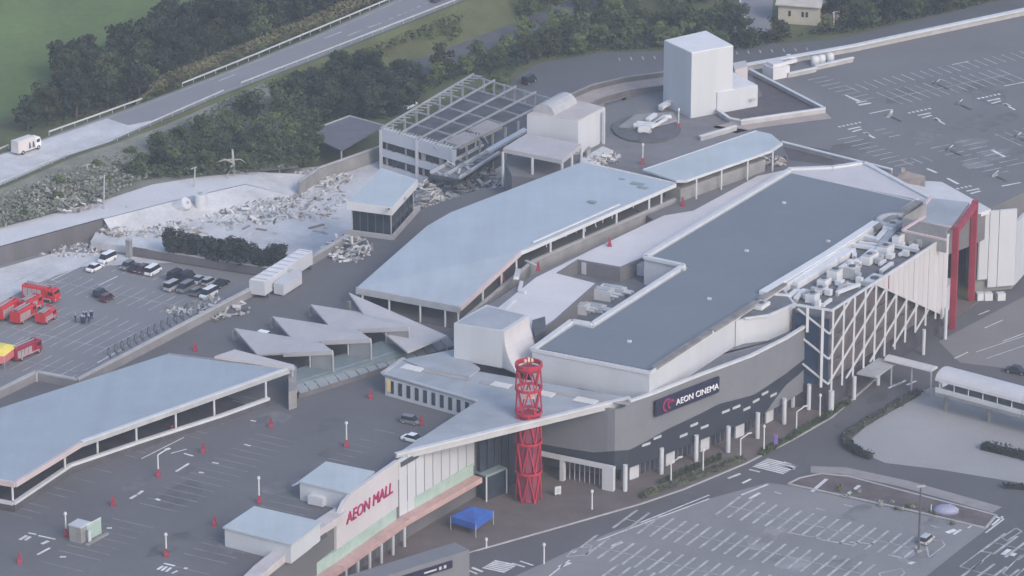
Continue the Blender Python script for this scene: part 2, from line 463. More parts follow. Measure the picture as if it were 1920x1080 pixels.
# --- front: roads, pavement, car parks
front = sheet('front_road', PL([(300, 1500), (640, 1090), (860, 1010), (1180, 905), (1520, 760), (1640, 680), (1840, 540), (2000, 430), (2400, 300), (2600, 1500)], .04), asphalt)
sheet('open_lot', PL([(1598, 822), (1640, 785), (1745, 726), (1800, 738), (1960, 790), (2150, 850), (2150, 945), (1910, 905), (1760, 880), (1660, 868), (1612, 848)], .08), M('lot_pale', (0.30, 0.298, 0.308), .9, .16, .05, 2.0, patch=1.3))
cp = sheet('front_car_park', PL([(1010, 1060), (1140, 1000), (1330, 935), (1440, 905), (1490, 912), (1850, 992), (1800, 1030), (1700, 1110), (1650, 1200), (700, 1200)], .08), M('lot_mid', (0.205, 0.204, 0.214), .9, .2, .06, 2.0, patch=1.2))
cl = MB()
def double_row(tip, n, vec=(-46, 34), step=(23.1, 5.3), z=.12, mid=True, skip=()):
    t0 = P(*tip, z); t1 = P(tip[0] + step[0] * 10, tip[1] + step[1] * 10, z); st = (t1 - t0) / 10
    vv = P(tip[0] + vec[0], tip[1] + vec[1], z) - t0
    for k in range(n):
        if k in skip: continue
        stripe(cl, t0 + st * k, t0 + st * k + vv, .52)
    if mid: stripe(cl, t0 + vv * .5, t0 + st * (n - 1) + vv * .5, .2)
double_row((1388, 931), 16)
double_row((1195, 956), 20)
double_row((1120, 1003), 20)
double_row((1160, 1058), 18)
double_row((1885, 1000), 8)
double_row((1842, 1052), 8)
for loop_ in (((1735, 1015), (1765, 1012), (1772, 1022), (1742, 1045)), ((1648, 1075), (1690, 1066), (1697, 1074), (1665, 1100)), ((1878, 1008), (1905, 990), (1916, 996), (1888, 1014)), ((1800, 1062), (1838, 1034), (1860, 1036), (1822, 1068)), ((1880, 1075), (1915, 1040), (1940, 1048), (1900, 1085)), ((1062, 1044), (1075, 1030), (1110, 1024), (1100, 1040))):
    w = PL(loop_, .12)
    for i in range(4): stripe(cl, w[i], w[(i + 1) % 4], .28)
for pa, pb in (((1600, 950), (1582, 946)), ((1547, 957), (1530, 953)), ((1762, 990), (1745, 985)), ((1465, 926), (1452, 922)), ((1540, 1010), (1475, 998)), ((1600, 1022), (1540, 1012)), ((1695, 1047), (1665, 1040)), ((1640, 1020), (1592, 1016))):
    stripe(cl, P(*pa, .12), P(*pb, .12), .45)
stuff(cl.build('stall_lines', M('paint_faded', (0.37, 0.375, 0.385), .8, .3, .5, 3.0), cp))
fm = MB()
def zebra(a, b, n, vec):
    for k in range(n):
        p = Vector((a[0] + (b[0] - a[0]) * k / (n - 1), a[1] + (b[1] - a[1]) * k / (n - 1)))
        stripe(fm, P(p.x, p.y, .09), P(p.x + vec[0], p.y + vec[1], .09), .5)
zebra((1438, 860), (1412, 874), 7, (58, 14))
zebra((927, 1051), (905, 1064), 6, (42, 9))
zebra((1698, 713), (1680, 720), 3, (-14, 8))
for pa, pb, w in (((1365, 897), (1388, 888), .55), ((1392, 906), (1408, 898), .5), ((1390, 928), (1440, 908), .5), ((1405, 935), (1425, 924), .6), ((1120, 1014), (1330, 935), .3), ((1200, 980), (1330, 928), .3), ((1148, 1024), (1166, 1016), .8), ((1048, 1063), (1070, 1055), .8), ((960, 1056), (984, 1063), .5), ((975, 1052), (1000, 1060), .4), ((885, 1064), (905, 1072), .6), ((875, 1068), (895, 1076), .4), ((1030, 1080), (1068, 1050), .3), ((1470, 866), (1497, 874), .4), ((1465, 872), (1490, 880), .4), ((1405, 880), (1425, 885), .5), ((1700, 722), (1718, 714), .5), ((1790, 672), (1815, 660), .3), ((1835, 590), (1855, 582), .3), ((1846, 615), (1880, 600), .25), ((1880, 640), (1920, 625), .25), ((1830, 660), (1920, 630), .18), ((1850, 672), (1920, 648), .18), ((1880, 968), (1860, 985), .4), ((1853, 965), (1882, 973), .5), ((1853, 965), (1815, 990), .35), ((1848, 999), (1882, 973), .35), ((1775, 999), (1792, 993), 1.0), ((1788, 1002), (1802, 993), .5), ((1838, 986), (1850, 980), 1.0), ((1705, 1057), (1718, 1050), .9), ((1880, 1040), (1893, 1030), .9), ((1897, 1042), (1903, 1037), .9)):
    stripe(fm, P(*pa, .09), P(*pb, .09), w)
stuff(fm.build('road_markings', paint, front))
# pavement along the cinema, raised on its kerb
pave = PL([(640, 1110), (800, 1062), (900, 1030), (1060, 985), (1200, 945), (1282, 917), (1400, 868), (1490, 822), (1560, 782), (1640, 712), (1665, 690), (1730, 640), (1800, 590), (1835, 565), (1780, 560), (1600, 640), (1400, 760), (1100, 820), (860, 890), (620, 1000)], .16)
struct(MB().prism(pave, -.1).build('pavement', brown_paving))
edge = PL([(640, 1110), (800, 1062), (900, 1030), (1060, 985), (1200, 945), (1282, 917), (1400, 868), (1490, 822), (1560, 782), (1640, 712), (1665, 690)], .17)
kb = MB()
for a, b in zip(edge, edge[1:]): kb.beam(a - Z1 * .02, b - Z1 * .02, .35, .16)
struct(kb.build('pavement_kerb', kerb))
isl = PL([(1478, 907), (1500, 896), (1540, 888), (1590, 893), (1700, 922), (1868, 966), (1848, 990), (1700, 955)], .2)
struct(MB().prism(isl, -.1).build('planted_island', M('bed_soil', (0.115, 0.095, 0.095), .95, .25, .2, 2.0)))
kb = MB()
for a, b in zip(isl, isl[1:] + isl[:1]): kb.beam(a, b, .4, .2)
struct(kb.build('island_kerb', kerb))
for nm, a, b, w in (('pale_footpath', [(1520, 880), (1580, 882), (1700, 908), (1870, 956)], None, 3.2),):
    w_ = PL(a, .10); f = MB()
    sd_ = [Vector((-(w_[min(i + 1, len(w_) - 1)] - w_[max(i - 1, 0)]).y, (w_[min(i + 1, len(w_) - 1)] - w_[max(i - 1, 0)]).x, 0)).normalized() * (w / 2) for i in range(len(w_))]
    for i in range(len(w_) - 1): f.poly([w_[i] - sd_[i], w_[i + 1] - sd_[i + 1], w_[i + 1] + sd_[i + 1], w_[i] + sd_[i]])
    struct(f.build(nm, M('footpath', (0.26, 0.245, 0.245), .9, .1)))
sheet('forecourt', PL([(820, 1075), (800, 960), (1000, 880), (1180, 860), (1180, 945), (1050, 985), (900, 1030), (850, 1060)], .19), M('forecourt_brown', (0.12, 0.10, 0.098), .9, .15, .15, 3.0))
sheet('far_right_apron', PL([(1760, 640), (1950, 540), (2200, 500), (2200, 720), (1960, 700), (1800, 680)], .07), M('apron', (0.19, 0.185, 0.185), .9, .15, .06, 2.0, patch=1.2))
# ================================================================ THE MALL
D, UD, AZ = 12.0, 17.5, 20.3                  # lower parking deck, upper deck, cinema roof
def lift(pts, z): return [Vector((p[0], p[1], z)) for p in pts]
def poly_z(pts, z): return lift(pts, z)
def wall_run(parent, pts, z0, z1, th, mat, name='wall', inward=1):
    """one slab per straight piece of wall, its outer face on the line"""
    for a, b in zip(pts, pts[1:]):
        a, b = Vector((a[0], a[1], z1)), Vector((b[0], b[1], z1))
        d = (b - a).normalized(); n = Vector((-d.y, d.x, 0)) * th * inward
        MB().prism([a, b, b + n, a + n], z0).build(name, mat, parent)
def coping(parent, pts, z, w=.5, h=.25, mat=white_metal, name='coping'):
    for a, b in zip(pts, pts[1:]):
        MB().beam(Vector((a[0], a[1], z)), Vector((b[0], b[1], z)), w, h).build(name, mat, parent)

# --- the long lower building with its parking deck
pp = PL([(-260, 858), (68, 697), (145, 712), (590, 478), (652, 441)], D + 1.6)
deck_pts = [*pp, P(760, 402, D), P(900, 355, D), P(1000, 345, D), P(1150, 420, D), P(1300, 400, D), P(1640, 420, D), P(1700, 470, D), P(1560, 600, D), Vector((23, -90, 0)),
            Vector((5.5, -88.0, 0)), Vector((-6.7, -104.2, 0)), Vector((-19.2, -123.4, 0)), Vector((-29.0, -140.2, 0)), P(520, 1062, D), P(430, 1115, D), P(250, 1240, D), P(-260, 1400, D)]
mall = thing('shopping_mall', 'long low mall building whose flat roof is the lower parking deck', 'building', (-30, -100, 0))
body = MB().prism(lift(deck_pts, D), 0).build('deck', deck_asphalt, mall)
wall_run(mall, pp, D - .05, D + 1.55, .35, M('parapet_grey', (0.22, 0.215, 0.225), .85, .12, .2, 2.0), 'parapet', -1)
coping(mall, [p - Vector((0, 0, 0)) for p in pp], D + 1.65, .75, .3, kerb)
# worn stall marks on the lower deck
faint = M('paint_faint', (0.20, 0.20, 0.215), .85, .3, .3, 3.0)
fl = MB()
for (u, v), n, L, off in (((18, 962), 24, 4.6, 0), ((75, 1052), 26, 8.5, 0), ((312, 1058), 14, 8.5, 0), ((600, 868), 8, 4, 0), ((330, 812), 9, 5, 0)):
    c = P(u, v, D + .03)
    for k in range(n):
        q = c + BV * 2.55 * k
        if random.random() < .12: continue
        stripe(fl, q, q + AV * L, .22, D + .03)
stuff(fl.build('stall_lines', faint, mall))
fl = MB()
for pa, pb, w in (((330, 884), (354, 869), .5), ((244, 935), (256, 928), .6), ((258, 927), (268, 920), .6), ((548, 911), (565, 902), .6), ((70, 1040), (94, 1027), .5), ((78, 1020), (91, 1014), .7), ((37, 1012), (50, 1004), .6), ((47, 1013), (57, 1006), .6), ((53, 999), (68, 1002), .4), ((72, 1004), (104, 1011), .4), ((307, 1056), (328, 1061), .5), ((295, 1068), (306, 1061), .5), ((303, 1070), (313, 1062), .5), ((311, 1072), (321, 1064), .5), ((322, 1075), (333, 1070), .4), ((292, 935), (300, 938), .6), ((373, 885), (382, 887), .5), ((398, 867), (410, 869), .5), ((345, 850), (362, 855), .4), ((458, 833), (470, 836), .4), ((200, 990), (210, 990), .6), ((112, 1044), (124, 1044), .6), ((345, 1065), (352, 1066), .6), ((470, 788), (480, 790), .5), ((320, 850), (350, 842), .3), ((265, 860), (345, 820), .25)):
    stripe(fl, P(*pa, D + .04), P(*pb, D + .04), w)
stuff(fl.build('bold_marks', paint, mall))

# --- upper deck
ud_px = [(862, 608), (1000, 515), (1225, 412), (1120, 345), (960, 330), (945, 300), (1130, 200), (1245, 165), (1400, 127), (1920, 20), (2300, -58), (2300, 270), (1925, 358), (1857, 391), (1832, 405), (1765, 430), (1640, 400), (1500, 370), (1215, 482), (1163, 503), (1083, 488), (1043, 513), (1118, 532), (1040, 602), (985, 640), (935, 640)]
upper = thing('upper_parking_deck', 'upper parking deck of the mall, reaching to the top right of the picture', 'building', (60, 30, 0))
MB().prism(PL(ud_px, UD), D - .4).build('deck', deck_far, upper)
# paler concrete surface beside the cinema roof
sheet('pale_screed', PL([(905, 600), (1005, 520), (1110, 468), (1245, 404), (1300, 395), (1420, 330), (1475, 318), (1215, 478), (1163, 500), (1083, 486), (1042, 512), (1116, 531), (1038, 600), (985, 636)], UD + .05), terrace, parent=upper)
sheet('tan_screed', PL([(1335, 238), (1400, 222), (1545, 208), (1560, 222), (1420, 240), (1380, 250)], UD + .05), tan, parent=upper)
sheet('dark_screed', PL([(1405, 130), (1545, 205), (1390, 228), (1350, 212), (1430, 180)], UD + .05), M('screed_dark', (0.085, 0.075, 0.085), .9, .15), parent=upper)
sheet('dark_screed', PL([(1466, 268), (1550, 280), (1660, 318), (1545, 308), (1480, 300)], UD + .055), M('screed_dark', (0.085, 0.075, 0.085), .9, .15), parent=upper)
sheet('roof_screed', PL([(1085, 300), (1135, 262), (1200, 205), (1340, 235), (1420, 246), (1206, 318)], UD + .05), M('screed_mid', (0.17, 0.165, 0.175), .9, .15, .1, 1.5), parent=upper)
fl = MB()
CV = (P(1770, 161, UD) - P(1670, 181, UD)).normalized(); DV = Vector((CV.y, -CV.x, 0))
for (u, v), n, L, back in (((1585, 160), 26, 5, 0), ((1668, 184), 14, 9.5, 1), ((1690, 300), 3, 4, 0), ((1890, 262), 6, 9, 1)):
    c = P(u, v, UD + .06)
    for k in range(n):
        q = c + CV * 2.5 * k - DV * (L / 2 if back else 0)
        stripe(fl, q, q + DV * L, .3)
    if back: stripe(fl, c, c + CV * 2.5 * (n - 1), .25)
for (u, v), n, L in (((1515, 150), 8, 5), ((1570, 262), 9, 5), ((1745, 278), 9, 4.8), ((1790, 268), 8, 4.8), ((1640, 245), 3, 3)):
    c = P(u, v, UD + .06)
    for k in range(n):
        q = c + DV * 2.5 * k
        stripe(fl, q, q + CV * L, .3)
stuff(fl.build('stall_lines', paint_worn, upper))
fl = MB()
for pa, pb, w in (((1585, 178), (1600, 185), .5), ((1600, 185), (1611, 190), .9), ((1622, 249), (1640, 259), .6), ((1621, 248), (1629, 253), 1.0), ((1752, 222), (1772, 233), .5), ((1752, 221), (1761, 226), 1.0), ((1883, 195), (1903, 206), .5), ((1883, 194), (1892, 199), 1.0), ((1738, 316), (1757, 324), .6), ((1776, 334), (1797, 345), .7), ((1860, 281), (1884, 294), .7), ((1785, 121), (1816, 115), .35), ((1883, 161), (1925, 153), .4), ((1630, 213), (1668, 205), .45), ((1672, 205), (1670, 218), .5), ((1668, 220), (1660, 219), .4), ((1878, 349), (1914, 342), .5), ((1610, 197), (1633, 193), .8), ((1605, 193), (1625, 189), .5)):
    stripe(fl, P(*pa, UD + .07), P(*pb, UD + .07), w)
for u, v, n in ((1572, 238, 6), (1703, 212, 6), (1833, 185, 6), (1794, 354, 4)):
    for k in range(n): stripe(fl, P(u + k * 7.6, v - k * 1.6, UD + .07), P(u + 4.2 + k * 7.6, v - .9 - k * 1.6, UD + .07), .75)
    for r_ in range(2): stripe(fl, P(u + 18 + r_ * 8, v + 4.5 + r_ * 4.5, UD + .07), P(u + 42 + r_ * 2, v - .5 + r_ * 4.5, UD + .07), .6)
stuff(fl.build('bold_marks', paint, upper))
# repairs, oil stains and tyre-worn lanes in the asphalt
def patches(parent, pts, z, base, n_seed):
    random.seed(n_seed)
    for i, (u, v, r) in enumerate(pts):
        f = random.choice((.80, .86, .9, 1.12, 1.16))
        c = P(u, v, z + .012 + i * .0004); k = random.randint(7, 11)
        ring_ = [c + AV * (r * random.uniform(.6, 1.2) * math.cos(2 * math.pi * j / k)) + BV * (r * random.uniform(1.0, 2.6) * math.sin(2 * math.pi * j / k)) for j in range(k)]
        sheet('asphalt_patch', ring_, M('patch_%s_%d' % (base[1], int(f * 100)), tuple(x * f for x in base[0]), .9, .25, .2, 3.0), parent=parent)
patches(mall, [(random.uniform(120, 700), random.uniform(770, 1050), random.uniform(1.2, 3.5)) for k in range(16)], D, ((0.118, 0.116, 0.126), 'deck'), 5)
patches(upper, [(random.uniform(1580, 1910), random.uniform(150, 340), random.uniform(1.5, 5)) for k in range(14)], UD + .04, ((0.145, 0.142, 0.152), 'far'), 6)
patches(front, [(random.uniform(1560, 1660), random.uniform(740, 800), random.uniform(1, 2.5)) for k in range(5)] + [(random.uniform(1250, 1400), random.uniform(925, 950), random.uniform(1, 2)) for k in range(3)], .05, ((0.100, 0.100, 0.108), 'road'), 8)
patches(cp, [(random.uniform(1330, 1750), random.uniform(960, 1060), random.uniform(1, 3)) for k in range(10)], .085, ((0.205, 0.204, 0.214), 'lot'), 9)
random.seed(31)
# parapets of the upper deck
for run in ([(1397, 122), (1600, 86), (1920, 18), (2300, -62)],):
    w = PL(run, UD + 1.4)
    wall_run(upper, w, UD - .05, UD + 1.35, .3, kerb, 'parapet', 1); coping(upper, w, UD + 1.45, 1.3, .35)
for run in ([(1405, 130), (1546, 203), (1388, 226)], [(1466, 266), (1560, 290), (1672, 318)], [(1380, 236), (1312, 256)], [(1478, 138), (1530, 127), (1532, 123), (1600, 108)], [(1345, 206), (1368, 222), (1390, 226)]):
    w = PL(run, UD + 1.0)
    wall_run(upper, w, UD - .05, UD + .95, .3, kerb, 'parapet'); coping(upper, w, UD + 1.05, .7, .25)

# --- cinema: white auditorium block with its slate roof, notched for the plant well
cin = thing('cinema_building', 'big white cinema block with flat slate-grey roof and curved grey front', 'building', P(1180, 915, 0))
a_px = [(998, 655), (1218, 699), (1722, 373), (1480, 318), (1208, 481), (1282, 497), (1110, 607), (1072, 601)]
aw = PL(a_px, AZ)
MB().prism(lift(aw, AZ - .5), 13.8).build('wall', white, cin)
ins = PL([(1012, 650), (1220, 690), (1712, 374), (1484, 322), (1218, 481), (1293, 497), (1112, 613), (1078, 606)], AZ)
MB().prism(lift(ins, AZ - .3), AZ - .6).build('roof', roof_dark, cin)
for i in (0, 1, 2, 3, 4, 5, 6, 7):
    a, b = aw[i], aw[(i + 1) % 8]
    if i == 2: continue
    MB().beam(a - Z1 * .1, b - Z1 * .1, .9 if i not in (0, 1) else .35, .6).build('coping', white_metal, cin)
for u, v in ((1553, 452), (1282, 505), (1400, 470), (1180, 640), (1470, 380), (1330, 560)): MB().frame(P(u, v, AZ - .1), AV, BV, Z1, .7, .5, .35).build('roof_vent', white_metal, cin)
# loose edge flashing along the plant side of the roof
for a, b in (((1226, 690), (1330, 622)), ((1335, 620), (1420, 566)), ((1425, 562), (1470, 532)), ((1640, 428), (1722, 378))):
    MB().beam(P(*a, AZ + .1), P(*b, AZ + .1), 1.3, .45).build('flashing', M('flashing_brown', (0.20, 0.19, 0.185), .9, .25), cin)
far = PL([(1470, 324), (1480, 315), (1560, 313), (1620, 304), (1768, 384), (1745, 390), (1722, 374)], AZ - .45)
MB().prism(far, 0).build('end_wall', white_warm, cin)
coping(cin, PL([(1478, 316), (1560, 313), (1620, 304), (1768, 384)], AZ - .2), AZ - .4, 1.0, .7)
# stair block and terrace behind the curved front
MB().prism(PL([(1388, 598), (1398, 594), (1440, 588), (1486, 568), (1468, 543), (1402, 560)], 19.66), 19.5).build('stair_block_roof', M('plant_floor', (0.13, 0.135, 0.15), .9, .2, .3, 2.0), cin)
MB().prism(PL([(1380, 602), (1396, 597), (1441, 591), (1492, 569), (1470, 540), (1400, 560)], 19.6), 14).build('stair_block', white, cin)
coping(cin, PL([(1396, 597), (1441, 591), (1492, 569)], 19.7), 19.7, .4, .3)
ft = PL([(1180, 753), (1227, 737), (1313, 703), (1407, 668), (1473, 635), (1522, 604)], 16.3)
fb = [p + Vector((-.62, .9, 0)) for p in ft]
# curved front: light upper cladding, wavy dark band, low light swoosh
def vlerp(tab, u):
    for (a, y0), (b, y1) in zip(tab, tab[1:]):
        if u <= b: return y0 + (y1 - y0) * max(0, (u - a) / (b - a))
    return tab[-1][1]
seam = [(1000, 830), (1023, 833), (1060, 840), (1113, 848), (1180, 843), (1213, 826), (1247, 806), (1313, 775), (1347, 757), (1413, 740), (1440, 722), (1473, 700), (1500, 678), (1526, 660)]
low = [(1000, 845), (1023, 850), (1080, 868), (1147, 884), (1180, 884), (1213, 867), (1313, 830), (1400, 796), (1440, 780), (1480, 760), (1526, 735)]
swoosh = [(1000, 2000), (1395, 2000), (1400, 796), (1430, 790), (1445, 760), (1473, 722), (1500, 700), (1526, 668)]
path = [Vector((2.5, -105.5, 0)), Vector((8.5, -105.0, 0)), P(1100, 777, 16.3), ft[0]] + ft[1:]
path[0] = P(1008, 888, 0); path[1] = P(1060, 899, 0); path[2] = P(1150, 917, 0)
samp = [q for q, d in along(lift(path, 0), 1.4)] + [Vector((ft[-1].x, ft[-1].y, 0))]
pl_, pd_, ps_ = MB(), MB(), MB()
rowl = []
for q in samp:
    top = 16.2 if px((q.x, q.y, 16))[0] > 1176 else 15.3
    u = px((q.x, q.y, 12))[0]
    zs = max(4.6, min(top - .3, zat(q, vlerp(seam, px((q.x, q.y, 9))[0]))))
    zl = max(3.5, min(zs - .2, zat(q, vlerp(low, px((q.x, q.y, 5))[0]))))
    zw = max(zl, min(zs, zat(q, vlerp(swoosh, px((q.x, q.y, 7))[0]))))
    rowl.append((top, zs, zw, zl))
def nrm(i):
    a, b = samp[max(0, i - 1)], samp[min(len(samp) - 1, i + 1)]
    d = (b - a).normalized(); return Vector((d.y, -d.x, 0))
for i in range(len(samp) - 1):
    for mbx, k0, k1, off in ((pl_, 0, 1, .12), (pd_, 1, 2, 0), (ps_, 2, 3, .1)):
        a, b = samp[i] + nrm(i) * off, samp[i + 1] + nrm(i + 1) * off
        q = [Vector((a.x, a.y, rowl[i][k1])), Vector((b.x, b.y, rowl[i + 1][k1])), Vector((b.x, b.y, rowl[i + 1][k0])), Vector((a.x, a.y, rowl[i][k0]))]
        if q[3].z - q[0].z < .02 and q[2].z - q[1].z < .02: continue
        ai, bi = samp[i] - nrm(i) * .5, samp[i + 1] - nrm(i + 1) * .5
        qi = [Vector((ai.x, ai.y, q[0].z)), Vector((bi.x, bi.y, q[1].z)), Vector((bi.x, bi.y, q[2].z)), Vector((ai.x, ai.y, q[3].z))]
        mbx.rings([q, qi])
pl_.build('upper_cladding', facade_light, cin)
pd_.build('dark_band', facade_dark, cin)
ps_.build('low_cladding', facade_light, cin)
coping(cin, [p + Z1 * 0 for p in ft], 16.4, .7, .4)
MB().prism(lift([*path, P(1500, 560, 15), P(1240, 690, 15), P(1100, 720, 15), P(1020, 750, 15)], 14.6), 14.0).build('terrace', M('terrace_grey', (0.15, 0.155, 0.175), .85, .15, .2, 1.5), cin)
# shopfront set back under the band
core = [P(1000, 886, 0) + Vector((0, 4, 0)), P(1150, 917, 0) + Vector((1, 4.5, 0))] + [Vector((p.x, p.y, 0)) + Vector((-1.3, 1.9, 0)) for p in ft]
MB().prism(lift([*core, P(1500, 620, 0), P(1150, 760, 0), P(1000, 800, 0)], 13.9), 0.1).build('shopfront_core', brown_wall, cin)
for q, d in along(lift(core[1:], 0), 1.25, .4):
    n = Vector((d.y, -d.x, 0))
    MB().frame(q + n * .08 + Z1 * 2.0, d, n, Z1, .85, .1, 3.4).build('shop_window', glass, cin)
for q, d in along(lift(core[1:], 0), 9.3, 4.0):
    n = Vector((d.y, -d.x, 0))
    MB().frame(q + n * .5 + Z1 * 2.1, d, n, Z1, 2.3, .4, 4.0).build('white_panel', white, cin)
for u, v in ((1172, 922), (1240, 890), (1305, 866), (1365, 849), (1420, 823), (1470, 796), (1516, 769)):
    p = P(u, v, 0)
    MB().tube(p, p + Z1 * 5.2, .42, n=10).build('column', white, cin, smooth=False)
# short bright windows in the dark band
for u, v in ((1212, 833), (1234, 820), (1279, 816), (1300, 796), (1320, 800), (1360, 771), (1380, 763), (1397, 766), (1414, 751), (1431, 737), (1449, 740)):
    best = min(range(len(samp) - 1), key=lambda i: abs(px((*samp[i][:2], zat(samp[i], v)))[0] - u))
    q = samp[best]; d = (samp[best + 1] - samp[best]).normalized(); n = Vector((d.y, -d.x, 0))
    MB().frame(Vector((q.x, q.y, zat(q, v))) + n * .06, d, n, Z1, 2.0, .16, .45).build('strip_window', M('window_bright', (0.42, 0.43, 0.46), .3, .1), cin)
# entrance frame under the dark corner
g0, g1 = P(1055, 902, 0), P(1141, 920, 0)
dg = (g1 - g0).normalized()
for q, w in ((g0, .8), (g1, 2.2)): MB().box(q, w, .9, 4.2, math.atan2(dg.y, dg.x)).build('entrance_pier', white, cin)
MB().beam(g0 - dg * 4.5 + Z1 * 4.5, g1 + dg * 1.1 + Z1 * 4.5, 1.0, .6).build('entrance_lintel', white, cin)
for k in range(9):
    q = g0 + dg * (1.1 + k * 1.0) + Vector((.3, .9, 0))
    MB().box(q, .12, .15, 3.6, math.atan2(dg.y, dg.x)).build('door_mullion', grey_metal, cin)
eg0, eg1 = Vector((-6.2, -104.4, 0)), Vector((5.2, -92.0, 0)); deg = (eg1 - eg0).normalized(); neg = Vector((deg.y, -deg.x, 0))
for k in range(9):
    MB().frame(eg0.lerp(eg1, (k + .5) / 9) + neg * .6 + Z1 * 6.0, deg, neg, Z1, 1.6, .15, 11.4).build('entrance_glazing', glass, cin)
# CINEMA sign
s0, s1 = P(1226, 764, 13.8), P(1346, 727, 13.8)
s0, s1 = [Vector((p.x, p.y, 0)) for p in (s0, s1)]
i0 = min(range(len(samp)), key=lambda i: abs(px((*samp[i][:2], 13.8))[0] - 1226)); i1 = min(range(len(samp)), key=lambda i: abs(px((*samp[i][:2], 13.8))[0] - 1346))
s0, s1 = samp[i0], samp[i1]; d = (s1 - s0).normalized(); n = Vector((d.y, -d.x, 0)); sl_ = (s1 - s0).length
sign = thing('cinema_sign', 'long navy sign with white lettering and a reddish emblem on the curved grey front', 'sign', Vector((s0.x, s0.y, 12.0)))
sb_ = MB().frame((s0 + s1) / 2 + n * .75 + Z1 * 13.6, d, n, Z1, sl_, .4, 3.0).build('board', navy, sign)
def text_mesh(txt, size, origin, dx, nz, mat, parent, name='lettering', ext=.06, shear=0.0, bold=.02, sx=1.0):
    cu = bpy.data.curves.new('t', 'FONT'); cu.body = txt; cu.size = size; cu.extrude = ext; cu.offset = bold; cu.shear = shear; cu.resolution_u = 3
    to = bpy.data.objects.new('t', cu); COL.objects.link(to)
    bpy.context.view_layer.update()
    me = bpy.data.meshes.new_from_object(to.evaluated_get(bpy.context.evaluated_depsgraph_get()))
    bpy.data.objects.remove(to)
    mat4 = Matrix((dx, Z1, nz)).transposed()
    o0 = ORG[parent]
    for v in me.vertices:
        c = v.co.copy(); c.x *= sx
        v.co = mat4 @ c + origin - o0
    me.materials.clear(); me.materials.append(mat)
    me.name = name
    ob = bpy.data.objects.new(name, me); COL.objects.link(ob); ob.parent = parent; ORG[ob] = o0
    return ob
fo = (s0 + s1) / 2 + n * 1.02
text_mesh('AEON CINEMA', 1.6, fo - d * (sl_ * .5 - 5.2) + Z1 * 12.9, d, n, M('sign_white', (0.8, 0.8, 0.82), .5, .03), sign, bold=.0, sx=1.05)
for k, (r0, off) in enumerate(((1.1, 0), (.75, .9))):     # round reddish emblem: crossing arcs
    pts = [fo - d * (sl_ * .5 - 2.9 - off) + d * (r0 * math.cos(t)) + Z1 * (13.6 + r0 * math.sin(t)) for t in [R(20 + 24 * j) for j in range(11)]]
    em = MB()
    for a, b in zip(pts, pts[1:]): em.beam(a + n * .04, b + n * .04, .1, .32)
    em.build('emblem', magenta, sign)

# --- pavilion and the big triangular entrance roof
pav = thing('entrance_pavilion', 'low pavilion with slot windows and a pointed triangular canopy roof', 'building', P(740, 745, D))
rf = PL([(717, 700), (757, 672), (1010, 716), (1181, 746), (742, 852), (895, 752)], 16.0)
MB().prism(rf, 15.5).build('roof', roof_lat, pav)
e0, e1 = rf[3], rf[4]
MB().beam(e0 - Z1 * .55, e1 - Z1 * .55, .5, 1.2).build('fascia', M('fascia_pale', (0.42, 0.42, 0.43), .6, .08), pav)
MB().beam(e0 + Z1 * .08, e1 + Z1 * .08, .9, .3).build('coping', white_metal, pav)
for a, b in ((rf[0], rf[1]), (rf[0], rf[5])): MB().beam(a + Z1 * .05, b + Z1 * .05, .7, .25).build('coping', grey_metal, pav)
w0, w1 = P(722, 707, 15.5), P(897, 756, 15.5)
w0.z = w1.z = 0
dw = (w1 - w0).normalized(); nw = Vector((dw.y, -dw.x, 0)); Lw = (w1 - w0).length
MB().prism(lift([w0, w1, w1 - nw * 9, w0 - nw * 9], 15.45), D - .05).build('wall', white, pav)
for k in range(10):
    q = w0 + dw * (1.6 + k * (Lw - 2.2) / 10)
    MB().frame(Vector((q.x, q.y, 13.9)) + nw * .05, dw, nw, Z1, .8, .16, 2.4).build('slot_window', glass, pav)
MB().frame(w0 + dw * .9 + nw * .08 + Z1 * 14.0, dw, nw, Z1, .9, .16, 2.2).build('amber_panel', warm_lamp, pav)
# strip of pale skylights and a warm band along the pavilion roof
for u, v, w in ((774, 690, 4.0), (940, 722, 3.6), (1022, 738, 3.4), (1098, 751, 4.2)):
    MB().frame(P(u, v, 16.15), AV, BV, Z1, w, 2.0, .18).build('skylight', M('skylight', (0.62, 0.60, 0.58), .4, .05), pav)
for a, b in (((795, 694), (880, 712)), ((900, 716), (1180, 757))):
    MB().beam(P(*a, 16.08), P(*b, 16.08), 1.3, .12).build('roof_band', M('roof_band', (0.32, 0.30, 0.30), .8, .1), pav)
MB().prism(PL([(757, 674), (850, 655), (900, 690), (880, 706), (795, 690)], 16.3), 15.9).build('inner_roof', roof_lat, pav)

pent = thing('white_roof_block', 'white block with curved skirt standing on the pavilion roof', 'building', P(880, 690, 16))
MB().prism(PL([(851, 606), (912, 571), (991, 591), (944, 622)], 23), 15.9).build('wall', white, pent)
MB().prism(PL([(856, 605), (914, 574), (984, 591), (941, 618)], 23.06), 22.9).build('roof', roof_lat, pent)
k0, k1, k2 = P(944, 622, 23), P(991, 591, 23), P(991, 591, 23)
out = Vector((AV.x, AV.y, 0)); rings_ = []
for j in range(9):
    t = j / 8; zz = 22.95 - 6.95 * t; o = .15 + 3.6 * (t ** 2.6)
    a = Vector((k0.x, k0.y, zz)); b = Vector((k1.x, k1.y, zz))
    rings_.append([a - out * .3, a + out * o - BV * 1.6 * t ** 3, b + out * o, b - out * .3])
MB().rings(rings_).build('curved_skirt', white_warm, pent)
MB().prism(PL([(998, 600), (1022, 593), (1024, 618), (1003, 630)], 19.5), 15).build('dark_louvre', dark_metal, pent)

